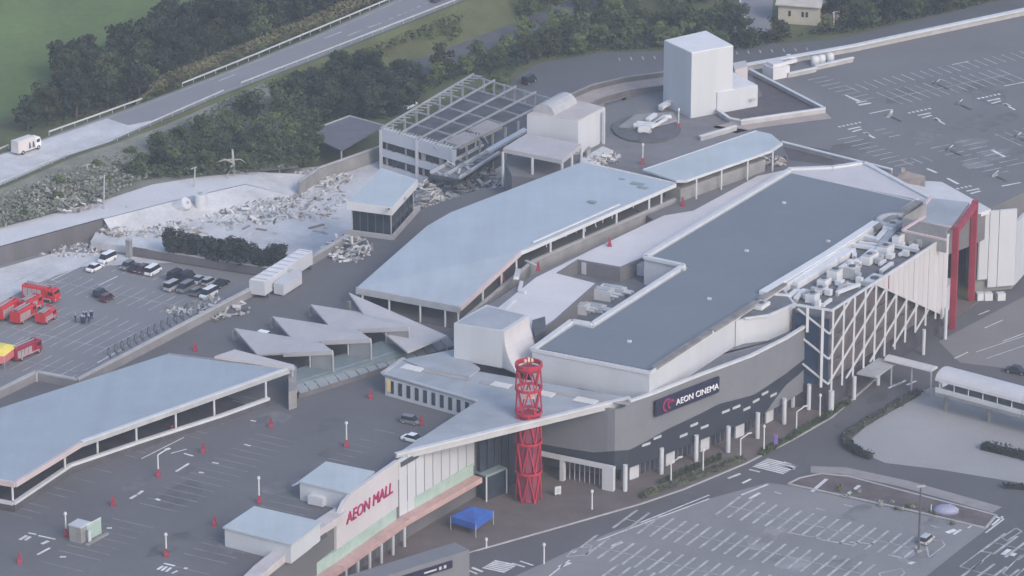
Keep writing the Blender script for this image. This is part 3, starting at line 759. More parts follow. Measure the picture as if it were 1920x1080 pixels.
# --- sign wall over the entrance and its panelled continuation
sw = thing('sign_wall', 'white front wall with slanting magenta lettering, panelled towards the red tower', 'wall', Vector((-19.5, -123.9, 0)))
c0, c1 = Vector((-29.5, -142.4, 0)), Vector((-19.5, -123.9, 0))
dl = (c1 - c0).normalized(); nl = Vector((dl.y, -dl.x, 0))
tops = [(0, 11.5), (.06, 13.5), (.14, 14.8), (.3, 15.5), (1, 15.6)]
ring = []
L_ = (c1 - c0).length
prof = [(t * L_, z) for t, z in tops] + [(L_, 7.1), (0, 7.1)]
MB().rings([[c0 + dl * s + nl * off + Z1 * z for s, z in prof] for off in (0, -.7)]).build('white_wall', white_warm, sw)
text_mesh('AEON MALL', 2.9, c0 + dl * (L_ * .15) + nl * .1 + Z1 * 10.5, dl, nl, magenta, sw, bold=0.0, shear=.15, ext=.12, sx=.98)
c2 = Vector((-6.6, -104.4, 0))
dl2 = (c2 - c1).normalized(); nl2 = Vector((dl2.y, -dl2.x, 0)); L2 = (c2 - c1).length
for k in range(9):
    a, b = c1 + dl2 * (L2 * k / 9 + .12), c1 + dl2 * (L2 * (k + 1) / 9 - .12)
    zb = 5.0 if k < 7 else 6.5
    MB().prism([Vector((*(q)[:2], 15.5)) for q in (a, b, b - nl2 * .5, a - nl2 * .5)], zb).build('panel', white, sw)
MB().prism(lift([c1 - nl2 * .55 + dl2 * .1, c2 - nl2 * .55, c2 - nl2 * 1.2, c1 - nl2 * 1.2 + dl2 * .1], 15.4), 4.8).build('panel_joint', dark_metal, sw)
MB().frame(c1 + dl2 * 3.2 + nl2 * .12 + Z1 * 14.6, dl2, nl2, Z1, 5.2, .2, .9).build('slot_window', dark_metal, sw)
# glazed storey and salmon band below
gl = thing('curved_shopfront', 'pale green and salmon shopfront curving under the sign wall', 'shopfront', P(640, 1060, 0))
gp = [Vector((-46.2, -167.3, 0)), Vector((-39.2, -157.3, 0)), Vector((-30.7, -143.3, 0)), Vector((-20, -123.3, 0)), Vector((-7.4, -104.7, 0))]
for (z0, z1, m_, off, nm) in ((4.9, 7.1, green_panel, .7, 'green_fascia'), (3.9, 4.9, salmon, 2.6, 'salmon_canopy'), (0.1, 3.9, brown_wall, -1.0, 'shop_wall')):
    for a, b in zip(gp, gp[1:]):
        d_ = (b - a).normalized(); n_ = Vector((d_.y, -d_.x, 0))
        if nm != 'shop_wall' and a.x > -20: continue
        MB().prism(lift([a + n_ * off, b + n_ * off, b - n_ * 2.4, a - n_ * 2.4], z1), z0).build(nm, m_, gl)
for q, d_ in along(gp[:4], 4.0, 2.0):
    n_ = Vector((d_.y, -d_.x, 0))
    MB().tube(q + n_ * 2.3 + Z1 * .1, q + n_ * 2.3 + Z1 * 4.0, .28).build('column', white, gl)
    MB().frame(q - n_ * .9 + d_ * 2 + Z1 * 2, d_, n_, Z1, 2.6, .15, 3.2).build('shop_window', glass, gl)
# pale rounded parapet that sweeps down to the lower left
pr = PL([(640, 962), (600, 988), (540, 1030), (490, 1070), (430, 1130)], 12.6)
for a, b in zip(pr, pr[1:]): MB().beam(a, b, 2.6, 1.4).build('pale_parapet', M('parapet_pale', (0.46, 0.43, 0.44), .8, .08), gl)
# lower grey wall with the small dark sign
ls = thing('grey_shop_wall', 'grey lower wall with a small dark sign at the bottom edge', 'wall', P(800, 1075, 0))
l0, l1 = P(640, 1110, 5), P(880, 1035, 5)
l0.z = l1.z = 0
d_ = (l1 - l0).normalized(); n_ = Vector((d_.y, -d_.x, 0))
MB().prism(lift([l0, l1, l1 - n_ * 4, l0 - n_ * 4], 5.4), .1).build('wall', facade_light, ls)
Lx = (l1 - l0).length
MB().frame(l0 + d_ * (Lx * .66) + n_ * .2 + Z1 * 3.9, d_, n_, Z1, 10.5, .3, 1.3).build('sign_board', navy, ls)
MB().frame(l0 + d_ * (Lx * .68) + n_ * .38 + Z1 * 3.9, d_, n_, Z1, 2.6, .1, .28).build('sign_line', white, ls)
for s_ in (-4.4, 2.6, 3.6): MB().frame(l0 + d_ * (Lx * .66 + s_) + n_ * .38 + Z1 * 3.9, d_, n_, Z1, .5, .1, .55).build('sign_mark', white, ls)
for k in range(5): MB().frame(l0 + d_ * (2 + k * 2.6) + n_ * .06 + Z1 * 2.0, d_, n_, Z1, .5, .14, 2.6).build('slot_window', glass, ls)

# --- two white service boxes on the deck edge
def service_box(pts, z, zb, label):
    w = PL(pts, z)
    t = thing('service_box', label, 'building', lift([w[0]], zb)[0])
    MB().prism(lift(w, z - .25), zb - .05).build('wall', white, t)
    c = sum(w, Vector()) / len(w)
    MB().slab([c + (p - c) * 1.04 for p in w], .3).build('roof', roof_blue2, t)
    return t
b1 = service_box([(562, 902), (612, 866), (700, 884), (655, 924)], 15.5, D, 'white flat-roofed box right behind the magenta-lettered sign wall')
b2 = service_box([(421, 988), (478, 950), (600, 978), (545, 1020)], 15.5, D, 'white flat-roofed box on the deck edge, lower left of the sign wall')
for (p_, q_) in (((590, 935), (610, 932)),): MB().frame(P(597, 936, D + 1), AV, BV, Z1, 3, 2, 1.6).build('white_unit', white_metal, b1)
# --- plant block with its white lattice front
lat = thing('lattice_block', 'plant block wrapped in a white diagonal lattice with pale panels at its far end', 'building', P(1560, 770, 0))
t0, t1, t2 = P(1490, 571, 20.5), P(1560, 582, 20.5), P(1779, 440, 20.5)
for t_ in (t0, t1, t2): t_.z = 0
df = (t2 - t1).normalized(); nf = Vector((df.y, -df.x, 0)); LF = (t2 - t1).length
dg_ = (t1 - t0).normalized(); ng = Vector((dg_.y, -dg_.x, 0)); LG = (t1 - t0).length
back = [P(1735, 378, 19), P(1455, 556, 19)]
roof_out = [t0 - ng * 1.0, t1 - nf * 1.4 - dg_ * .3, t2 - nf * 1.4, *back]
MB().prism(lift(roof_out, 18.8), 5.0).build('wall', brown_wall, lat)
MB().prism(lift([p - nf * 1.2 for p in (t0 + dg_ * .5, t1, t2)] + back, 5.05), .1).build('ground_floor', dark_void, lat)
MB().prism(lift([p for p in roof_out], 18.86), 18.7).build('roof', M('plant_floor', (0.13, 0.135, 0.15), .9, .2, .3, 2.0), lat)
MB().prism(lift([t0 - ng * .95, t1 - ng * .95 - dg_ * .6, t1 - ng * .3 - dg_ * .6, t0 - ng * .3], 18.5), 5.2).build('blue_glazing', glass_blue, lat)
MB().beam(t1 + Z1 * 20.5, t2 + Z1 * 20.5, .35, .4).build('top_rail', white_metal, lat)
MB().beam(t0 + Z1 * 20.5, t1 + Z1 * 20.5, .35, .4).build('top_rail', white_metal, lat)
bay = LF / 11.2
solid0 = 3.8                                    # bay where the solid panels begin at the top
def zdiag(s): return 20.5 - (s / bay - solid0) * 2.3   # lower edge of the solid triangle
for k in range(12):
    s = .6 + k * bay
    if s > LF: break
    zb = 4.0 if k < 8 else 4.6
    q = t1 + df * s
    MB().beam(q + Z1 * zb, q + Z1 * 20.4, .34, .34).build('lattice_post', white_metal, lat)
rise = 2.25
for z0 in range(-30, 22, 1):
    if z0 % 5: continue
    # a diagonal is z = z0 + rise*s/bay; clip to the open part of the front
    pts_ = []
    N_ = 240
    for i in range(N_ + 1):
        s = LF * i / N_; z = z0 + 1.5 + rise * s / bay
        if 4.8 <= z <= min(20.4, zdiag(s) if s / bay > solid0 else 20.4): pts_.append((s, z))
    if len(pts_) > 3:
        a, b = pts_[0], pts_[-1]
        MB().beam(t1 + df * a[0] + nf * .05 + Z1 * a[1], t1 + df * b[0] + nf * .05 + Z1 * b[1], .28, .28).build('lattice_brace', white_metal, lat)
npan = 15
for k in range(npan):
    sa_ = bay * solid0 + (LF - bay * solid0) * k / npan; sb_2 = bay * solid0 + (LF - bay * solid0) * (k + 1) / npan - .1
    za, zb = max(3.4, zdiag(sa_)), max(3.4, zdiag(sb_2))
    f_ = [t1 + df * sa_ + Z1 * za, t1 + df * sb_2 + Z1 * zb, t1 + df * sb_2 + Z1 * 20.3, t1 + df * sa_ + Z1 * 20.3]
    MB().rings([[p - nf * .15 for p in f_], [p + nf * .12 for p in f_]]).build('facade_panel', white_warm, lat)
for k in (3, 8, 11):
    s = bay * solid0 + (LF - bay * solid0) * k / npan - .05
    MB().beam(t1 + df * s + nf * .15 + Z1 * max(3.8, zdiag(s) + .4), t1 + df * s + nf * .15 + Z1 * 20.2, .18, .22).build('panel_rib', maroon if k == 3 else grey_metal, lat)
# corner side: two posts and chevrons
for s in (2.6, 5.6): MB().beam(t0 + dg_ * s + Z1 * (5 if s > 3 else 15.5), t0 + dg_ * s + Z1 * 20.4, .5, .5).build('corner_post', white_metal, lat)
for z in (18.2, 13.2, 8.2):
    MB().beam(t0 + dg_ * .6 + Z1 * (z + 1.6), t1 - dg_ * .4 + Z1 * (z - 2.4), .3, .3).build('chevron', white_metal, lat)
    MB().beam(t1 - dg_ * .4 + Z1 * (z - 2.4), t1 + df * 1.0 + Z1 * (z - 1.3), .3, .3).build('chevron', white_metal, lat)
for u, v, h, r in ((1558, 776, 4.6, .55), (1601, 749, 4.6, .4), (1646, 722, 4.4, .4), (1731, 665, 5.2, .36), (1772, 636, 6.5, .36)):
    p = P(u, v, 0)
    MB().tube(p, p + Z1 * h, r, n=10).build('column', white, lat)
MB().frame(P(1645, 690, 4.4), AV, df, Z1, 4, 9, .35).build('porch_roof', grey_metal, lat)
for z in (9, 14): MB().beam(t1 - nf * 1.2 + df * 1 + Z1 * z, t1 - nf * 1.2 + df * (LF * .8) + Z1 * z, .3, .25).build('floor_line', concrete_dark, lat)
# --- plant on the roof: every unit and duct on its own
PZ = 18.9
def unit(u, v, w, l, h, mat=white_metal, ang=None, kind='box'):
    p = P(u, v, PZ)
    t = thing('plant_unit', 'x', 'air unit', p, 'air units on the plant roof')
    a = B_ANG if ang is None else ang
    MB().box(p, l, w, h, a).build('casing', duct_white if mat is white_metal else mat, t)
    MB().box(p + Z1 * h, l * .8, w * .8, .15, a).build('lid', grey_metal if mat is not grey_metal else white_metal, t)
    MB().box(p - Z1 * .05, l * 1.08, w * 1.08, .12, a).build('plinth', dark_metal, t)
    MB().tube(p + Z1 * (h + .1), p + Z1 * (h + .32), min(w, l) * .28, n=10).build('fan_ring', dark_metal, t)
    return t
def duct(pts, r=.55, mat=white_metal, label='x', z=PZ, hh=None, grp='ducts on the plant roof'):
    w = [P(u, v, z) for u, v in pts]
    t = thing('duct', label, 'duct', w[0], grp)
    if mat is white_metal: mat = duct_white
    w = [q + Z1 * (hh or .7) for q in w]
    for a, b in zip(w, w[1:]):
        d = (b - a).normalized()
        MB().beam(a - d * r * .5, b + d * r * .5, r * 2, r * 1.5).build('duct_run', mat, t)
    for q in w[1:-1]: MB().tube(q - Z1 * r * .8, q + Z1 * r * .8, r * 1.05, n=10).build('elbow', mat, t)
    for q in (w[0], w[-1]): MB().box(q - Z1 * (hh or .7), r * 1.6, r * 1.6, (hh or .7), B_ANG).build('foot', grey_metal, t)
    return t
k_ = 0
UL = ['small white unit nearest the lattice corner', 'flat white unit beside the curled duct', 'white unit in the middle of the plant roof', 'square grey unit beside the glass-roofed hatch', 'pair-topped white unit left of the middle ducts', 'white unit under the zigzag ducts', 'long white unit beside the far dark tank', 'pale unit at the far end by the curved duct', 'low white unit next to the grey-walled pit', 'white box at the foot of the pit wall', 'white unit on the stair block beside the slate roof', 'grey hatch box at the pale panels']
for (u, v, w, l, h, m_), lb in zip([(1523, 566, 2.0, 2.2, 1.7, white_metal), (1538, 548, 1.8, 3.2, .9, white_metal), (1566, 523, 2.2, 3.0, 1.9, white_metal), (1597, 521, 2.4, 2.4, 2.2, grey_metal), (1545, 535, 1.8, 2.6, 1.3, white_metal), (1630, 492, 2.0, 4.0, 1.6, white_metal), (1660, 475, 2.2, 3.4, 1.6, white_metal), (1673, 435, 2.2, 4.4, 1.7, white_metal), (1688, 423, 2.2, 4.0, 1.2, white_metal), (1684, 461, 1.5, 2.6, 2.2, white_metal), (1426, 582, 2.2, 3.6, 1.4, white_metal), (1640, 530, 3.2, 5.5, .8, grey_metal)], UL):
    t = unit(u, v, w, l, h, m_); t['label'] = lb
duct([(1432, 562), (1548, 492), (1640, 432)], .8, white_metal, 'long straight white duct right against the slate roof', hh=1.2)
duct([(1490, 540), (1565, 495), (1590, 480)], .9, white_metal, 'short broad white duct beside the long straight one')
duct([(1455, 560), (1480, 562), (1492, 552), (1505, 553), (1492, 566)], .4, white_metal, 'thin white duct bent like a hook near the stair block')
duct([(1590, 480), (1600, 476), (1602, 486)], .45, white_metal, 'curled white duct at the end of the broad one')
duct([(1600, 466), (1640, 472), (1615, 492), (1600, 498)], .42, white_metal, 'white zigzag duct nearest the middle units')
duct([(1612, 462), (1655, 468), (1632, 484)], .42, white_metal, 'white zigzag duct behind the first one')
duct([(1618, 450), (1645, 457), (1660, 440), (1672, 432)], .6, white_metal, 'stout white duct climbing towards the far units')
duct([(1650, 470), (1676, 440), (1690, 428)], .7, grey_metal, 'grey duct running beside the pit towards the far end')
duct([(1652, 514), (1672, 500)], .35, white_metal, 'single white pipe near the pale panels')
duct([(1570, 555), (1610, 540)], .35, white_metal, 'thin white pipe along the lattice edge')
duct([(1655, 462), (1720, 476)], .4, white_metal, 'pale pipe crossing in front of the pit wall')
duct([(1575, 510), (1595, 496), (1612, 500)], .4, white_metal, 'bent white pipe in the middle of the plant roof')

# the crowd of small boxes and pipe bends between the big units
random.seed(23)
for k in range(34):
    f, g_ = random.uniform(.04, .93), random.uniform(.12, .86)
    p = (t1 + df * (LF * f) - nf * (1.8 + g_ * 9.5)); p.z = PZ - .04
    t = thing('plant_box', 'small pale box or pipe bend crowded among the air units of the plant roof', 'roof plant', p, 'small plant crowded on the plant roof')
    l_, w_, h_ = random.choice([(2.6, .5, .6), (1.2, 1.0, 1.1), (3.6, .45, .7), (1.6, 1.3, .9), (.9, .9, 1.4)])
    an_ = B_ANG + random.choice([0, 0, math.pi / 2])
    MB().box(p + Z1 * .25, l_, w_, h_, an_).build('casing', random.choice([duct_white, duct_white, grey_metal]), t)
    for s_ in (-1, 1): MB().box(p + dirv(an_) * s_ * l_ * .35, .25, w_, .3, an_).build('foot', dark_metal, t)
# torus-like curved duct at the far end
cd = thing('curved_duct', 'big grey duct curling round at the far end of the plant roof', 'duct', P(1668, 410, PZ))
cc = P(1680, 416, PZ + 1.3); arc = [cc + dirv(R(60 + 26 * j)) * 3.4 for j in range(9)]
for a, b in zip(arc, arc[1:]): MB().tube(a, b, .75, n=10).build('duct_segment', grey_metal, cd)
for q in (arc[0], arc[4], arc[8]): MB().tube(q - Z1 * 1.3, q, .25).build('foot', dark_metal, cd)
# walled pit and roof rooms at the far end
pit = thing('roof_screen', 'grey screen walls round the pit beside the red portal', 'wall', P(1700, 470, PZ))
for a, b in (((1692, 432), (1775, 450)), ((1692, 432), (1735, 405))):
    MB().beam(P(*a, PZ + 2.6), P(*b, PZ + 2.6), .35, 5.2).build('screen', concrete, pit)
    MB().beam(P(*a, PZ + 5.3), P(*b, PZ + 5.3), .5, .3).build('coping', M('coping_pink', (0.55, 0.42, 0.44), .6, .08), pit)

# --- red portal
por = thing('red_portal', 'tall red portal frame between the panelled front and the far white building', 'gateway', P(1790, 612, 0))
q0, q1 = Vector((86.2, -20.3, 0)), Vector((91.4, -5.2, 0))
dq = (q1 - q0).normalized(); nq = Vector((dq.y, -dq.x, 0))
for q, w in ((q0, 1.1), (q1, 1.0)): MB().frame(q + Z1 * 10.6, dq, nq, Z1, w, 1.2, 21.2).build('post', red_dull, por)
MB().frame((q0 + q1) / 2 + Z1 * 20.4, dq, nq, Z1, (q1 - q0).length - 1.0, 1.1, 1.1).build('lintel', red_dull, por)
MB().prism(lift([q0 - nq * 1.1, q1 - nq * 1.1, q1 - nq * 9, q0 - nq * 9], 20.8), 20.2).build('roof', roof_lat, por)
coping(por, [q0 - nq * 1, q0 - nq * 9, q1 - nq * 9], 21.0, .5, .4, M('coping_pink', (0.55, 0.42, 0.44), .6, .08))
MB().prism(lift([q0 - nq * 6 + dq, q1 - nq * 6 - dq, q1 - nq * 7 - dq, q0 - nq * 7 + dq], 20.1), .1).build('back_wall', concrete, por)
MB().prism(lift([q0 + dq * 4 - nq * 3, q1 - dq * 3 - nq * 3, q1 - dq * 3 - nq * 6, q0 + dq * 4 - nq * 6], 5.5), .1).build('booth', white, por)

# --- far white building at the right edge
rb = thing('white_panel_building', 'tall white panelled building at the right edge behind the red portal', 'building', P(1850, 548, 0))
rp = [P(1829, 551, 0) + Vector((-1, 6, 0)), P(1832, 551, 0), P(1868, 548, 0), P(1901, 545, 0), P(1925, 518, 0), P(1990, 470, 0)]
MB().prism(lift([*[p + Vector((-.4, .8, 0)) for p in rp], P(2060, 440, 0), P(1880, 470, 0)], 12.0), 0.1).build('core', concrete, rb)
cnt = 0
for a, b in zip(rp, rp[1:]):
    L = (b - a).length; m_ = max(1, round(L / 2.6)); d_ = (b - a).normalized(); n_ = Vector((d_.y, -d_.x, 0))
    for k in range(m_):
        p, q = a + d_ * (L * k / m_ + .06), a + d_ * (L * (k + 1) / m_ - .06)
        ztop = 17.4 if cnt < 5 else 14.6 if cnt < 7 else 12.6
        MB().prism(lift([p + n_ * .1, q + n_ * .1, q - n_ * .5, p - n_ * .5], ztop), 1.2 if cnt > 2 else 3).build('panel', white, rb); cnt += 1
MB().prism(PL([(1690, 336), (1766, 341), (1858, 392), (1842, 398), (1822, 402), (1790, 420), (1745, 400)], UD + .25), UD - .6).build('roof', M('roof_white', (0.55, 0.545, 0.56), .7, .06), rb)
for u in (1838, 1852, 1876): MB().box(P(u, 562, 0), 1.6, 1.4, 1.5, .2).build('white_bin', white_metal, rb)
for k in range(10):
    unit_p = P(1876 + random.random() * 60, 404 - random.random() * 26, 12.0)
    t = thing('roof_clutter_box', 'small grey box among the clutter at the right edge of the upper deck', 'roof clutter', unit_p, 'clutter at the edge of the upper deck')
    MB().box(unit_p, random.uniform(1.2, 4), random.uniform(.8, 1.8), random.uniform(.6, 1.6), B_ANG + wave(.5)).build('casing', random.choice([grey_metal, concrete, white_metal, dark_metal]), t)
    MB().box(unit_p - Z1 * .03, 1, 1, .2, B_ANG).build('plinth', dark_metal, t)
pp_ = MB().tube(P(1880, 403, 12.9), P(1935, 393, 12.9), .8, n=12)
tag(pp_.build('silver_pipe', white_metal), 'fat silver pipe at the right edge above the white building', 'pipe')

# --- bent ramp canopies over the deck
def ramp_canopy(name, label, top, zt, posts, kerbline, zk, floor, mat, backs, fascia_px, fz=1.0, gate=None):
    w = [P(u, v, z) for (u, v), z in zip(top, zt)]
    t = thing(name, label, 'canopy', Vector((w[0].x, w[0].y, D)))
    fr = len(fascia_px)
    for idx in (((0, 1, 2, 7), (2, 3, 6, 7), (3, 4, 5, 6)) if len(w) == 8 else (range(len(w)),)):
        MB().slab([w[i] for i in idx], .45).build('roof', mat, t)
    return t, w
cc1, cw = ramp_canopy('ramp_canopy', 'broad blue-grey bent canopy over the ramp in the middle of the mall', [(668, 540), (862, 576), (976, 471), (1000, 461), (1266, 344), (1090, 304), (845, 398), (800, 424)], [16.5, 16.5, 20.5, 20.8, 21.5, 21.5, 20.5, 19.6], None, None, None, None, roof_blue, None, [])
def edgebeam(t, a, b, mat, w=.5, h=.9, z=-.35, name='fascia'):
    MB().beam(a + Z1 * z, b + Z1 * z, w, h).build(name, mat, t)
pinkish = M('fascia_warm', (0.50, 0.42, 0.43), .6, .06)
edgebeam(cc1, cw[0], cw[1], grey_metal, .5, 1.3, -.45); edgebeam(cc1, cw[1], cw[2], pinkish, .6, .8); edgebeam(cc1, cw[2], cw[3], white_metal, .6, .7); edgebeam(cc1, cw[3], cw[4], white_metal, .6, .7)
edgebeam(cc1, cw[4], cw[5], white_metal, .5, .6, -.1)
edgebeam(cc1, cw[3].lerp(cw[4], .02) + Vector((-.7, .6, 0)), cw[3].lerp(cw[4], .62) + Vector((-.7, .6, 0)), white_metal, .4, .3, .25, 'ridge_trim')
for u, v, z_ in ((905, 540, 17.4), (940, 508, 18.6), (968, 480, 19.8), (1032, 449, 20.5), (1094, 422, 20.7), (1156, 394, 20.9), (1217, 368, 21.0), (1240, 358, 21.0)):
    q = P(u, v, z_); MB().tube(Vector((q.x, q.y, z_ - 4.2)), q, .22, n=8).build('post', white_metal, cc1)
for q in (cw[0].lerp(cw[1], f) for f in (.06, .32, .62, .86, .985)): MB().tube(Vector((q.x, q.y, D - .05)), Vector((q.x, q.y, 16.2)), .2, n=8).build('post', white_metal, cc1)
# ramp floor, its near wall with pale coping, and a dark far wall added for the shade under the roof
rf_ = [(cw[1], 12.3), (cw[3], 16.6), (cw[4], 17.4), (cw[5], 17.4), (cw[6], 16.6), (cw[0], 12.3)]
MB().prism([Vector((p.x, p.y, z)) + (0 * Z1) for p, z in rf_], D - .1).build('ramp_floor', asphalt, cc1)
nr = [(cw[1], 13.4), (cw[3], 17.7), (cw[4], 18.2)]
for (a, za), (b, zb) in zip(nr, nr[1:]):
    a, b = Vector((a.x, a.y, za)), Vector((b.x, b.y, zb)); d_ = (b - a).normalized(); n_ = Vector((d_.y, -d_.x, 0)).normalized() * .4
    MB().prism([a + n_ * .5, b + n_ * .5, b - n_ * .5, a - n_ * .5], D).build('ramp_wall', concrete, cc1)
    MB().beam(a + Z1 * .1, b + Z1 * .1, .7, .25).build('coping', kerb, cc1)
for a, b in ((cw[5], cw[6]), (cw[6], cw[0])):
    a, b = Vector((a.x, a.y, a.z - .8)), Vector((b.x, b.y, b.z - .8)); d_ = (b - a).normalized(); n_ = Vector((d_.y, -d_.x, 0)) * -.9
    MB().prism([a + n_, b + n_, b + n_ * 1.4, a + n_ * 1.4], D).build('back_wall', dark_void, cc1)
for k in range(10):                              # broken ceiling strips hanging under the eave
    q = cw[3].lerp(cw[4], .1 + .07 * k + wave(.02)) + Vector((-.6, .7, 0))
    MB().beam(q - Z1 * .6, q + Vector((wave(.5), wave(.5), -1.4 - random.random())), .16, .16).build('hanging_strip', white_metal, cc1)
for u, v, s in ((1195, 345, 1.6), (1205, 352, 1.2), (1110, 378, 1.0), (1166, 336, .7)):
    MB().frame(P(u, v, 21.45), AV, BV, Z1, 1.8 * s, 1.0 * s, .12).build('roof_patch', M('patch_green', (0.20, 0.25, 0.25), .7, .2), cc1)

cc2, lw = ramp_canopy('ramp_canopy', 'blue-grey bent canopy over the ramp at the left edge', [(-130, 810), (0, 765), (315, 663), (541, 691), (300, 775), (152, 829), (28, 905), (-40, 893), (-130, 870)], [17.2] * 9, None, None, None, None, roof_blue_left, None, [])
edgebeam(cc2, lw[2], lw[3], pinkish, .5, .7); edgebeam(cc2, lw[3], lw[5], grey_metal, .6, 1.0); edgebeam(cc2, lw[5], lw[6], pinkish, .6, .9); edgebeam(cc2, lw[6], lw[7], pinkish, .6, .9); edgebeam(cc2, lw[7], lw[8], pinkish, .6, .9)
MB().beam(lw[3] + Z1 * .12, lw[5] + Z1 * .12, .8, .2).build('eave_trim', white_metal, cc2)
for u, v in ((498, 716), (401, 748), (329, 772), (255, 798), (182, 820), (121, 852), (23, 912)):
    q = P(u, v, 16.4); MB().tube(Vector((q.x, q.y, 13.3)), q, .2, n=8).build('post', white_metal, cc2)
# curb line rising to the left
ck = [(P(504, 747, 13.3), 13.3), (P(415, 779, 13.3), 13.3), (P(271, 825, 13.4), 13.4), (P(132, 872, 13.5), 13.5), (P(25, 944, 13.5), 13.5), (P(-60, 928, 13.5), 13.5)]
for i, ((a, za), (b, zb)) in enumerate(zip(ck, ck[1:])):
    MB().beam(a, b, .7, .5).build('coping', white_metal, cc2)
    d_ = (b - a).normalized(); n_ = Vector((d_.y, -d_.x, 0)).normalized() * .25
    MB().prism([a - Z1 * .2 + n_, b - Z1 * .2 + n_, b - Z1 * .2 - n_, a - Z1 * .2 - n_], D - .1).build('ramp_wall', M('ramp_wall_dark', (0.075, 0.07, 0.08), .9, .2), cc2)
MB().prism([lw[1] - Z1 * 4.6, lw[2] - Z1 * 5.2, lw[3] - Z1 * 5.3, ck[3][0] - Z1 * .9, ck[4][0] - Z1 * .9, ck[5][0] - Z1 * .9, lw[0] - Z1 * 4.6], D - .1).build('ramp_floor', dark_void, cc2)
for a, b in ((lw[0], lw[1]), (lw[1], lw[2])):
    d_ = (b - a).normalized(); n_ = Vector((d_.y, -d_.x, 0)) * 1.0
    MB().prism(lift([a + n_, b + n_, b + n_ * 1.4, a + n_ * 1.4], 16.4), D - .1).build('back_wall', dark_void, cc2)  # dark wall added to stand for the shade beneath the canopy
q = P(68, 700, D + 1.6); MB().tube(Vector((q.x, q.y, D)), q + Z1 * .2, .25).build('corner_post', kerb, mall)

# --- pale walkway canopy behind the cinema roof
wk = thing('walkway_canopy', 'long pale narrow canopy running back from the middle canopy to the upper deck', 'canopy', P(1300, 350, UD))
ww = PL([(1206, 318), (1268, 338), (1286, 338), (1445, 282), (1466, 268), (1446, 251), (1418, 245)], 22.2)
MB().slab(ww, .35).build('roof', roof_blue2, wk)
for i in range(1, 4): edgebeam(wk, ww[i], ww[i + 1], white_metal, .4, .5, -.2)
edgebeam(wk, ww[6], ww[0], white_metal, .3, .35, -.1)
for u, v in ((1449, 283), (1402, 300), (1353, 317), (1306, 334)):
    q = P(u, v, 21.9); MB().tube(Vector((q.x, q.y, UD - .05)), q, .18).build('post', white_metal, wk)
for f in (.15, .4, .65, .9):
    q = ww[0].lerp(ww[6], f); MB().tube(Vector((q.x, q.y, UD - .05)), q - Z1 * .3, .18).build('post', white_metal, wk)
MB().prism(lift([ww[2] + Vector((-1, .6, 0)), ww[3] + Vector((-1, .6, 0)), ww[3] + Vector((-4, 3, 0)), ww[2] + Vector((-4, 3, 0))], UD + 2.6), UD).build('stair_parapet', concrete, wk)

# --- folded triangular canopies
saw = thing('glass_gallery', 'low glazed gallery strip below the folded canopies, joining the two ramps', 'building', P(690, 700, D))
gs = PL([(541, 716), (835, 622), (842, 640), (552, 736)], D + 2.4)
MB().prism(PL([(545, 700), (560, 690), (640, 664), (772, 620), (836, 628), (760, 662), (545, 722)], D + 2.2), D + .2).build('glass_floor', M('gallery_glass', (0.16, 0.20, 0.215), .35, .1), saw)
for i, (a, b) in enumerate((((545, 736), (836, 642)),)):
    a, b = P(*a, D + 1.2), P(*b, D + 1.2)
    MB().beam(a, b, .5, .6).build('white_kerb', white_metal, saw)
a, b = P(545, 718, D + 2.3), P(838, 628, D + 2.3)
d_ = (b - a).normalized(); n_ = Vector((d_.y, -d_.x, 0))
for k in range(16):
    p, q = a.lerp(b, k / 16 + .003), a.lerp(b, (k + 1) / 16 - .003)
    MB().rings([[p, q, q + n_ * 2.6 - Z1 * 1.2, p + n_ * 2.6 - Z1 * 1.2], [p - Z1 * .15, q - Z1 * .15, q + n_ * 2.6 - Z1 * 1.35, p + n_ * 2.6 - Z1 * 1.35]]).build('glass_pane', M('pane_grey', (0.20, 0.225, 0.245), .3, .08), saw)
MB().prism(lift([a + n_ * 2.4, b + n_ * 2.4, b + n_ * 1.9, a + n_ * 1.9], D + .9), D - .05).build('base_wall', concrete_dark, saw)
MB().prism(PL([(541, 690), (556, 686), (556, 730), (541, 735)], D + 3.5), D).build('end_pier', concrete, saw)
sail = M('sail_warm_grey', (0.45, 0.43, 0.435), .75, .06, .2, 2.0)
SL = ['folded triangular canopy nearest the left ramp canopy', 'second folded triangular canopy from the left ramp canopy', 'third folded triangular canopy from the left ramp canopy', 'largest folded triangular canopy beside the middle ramp canopy']
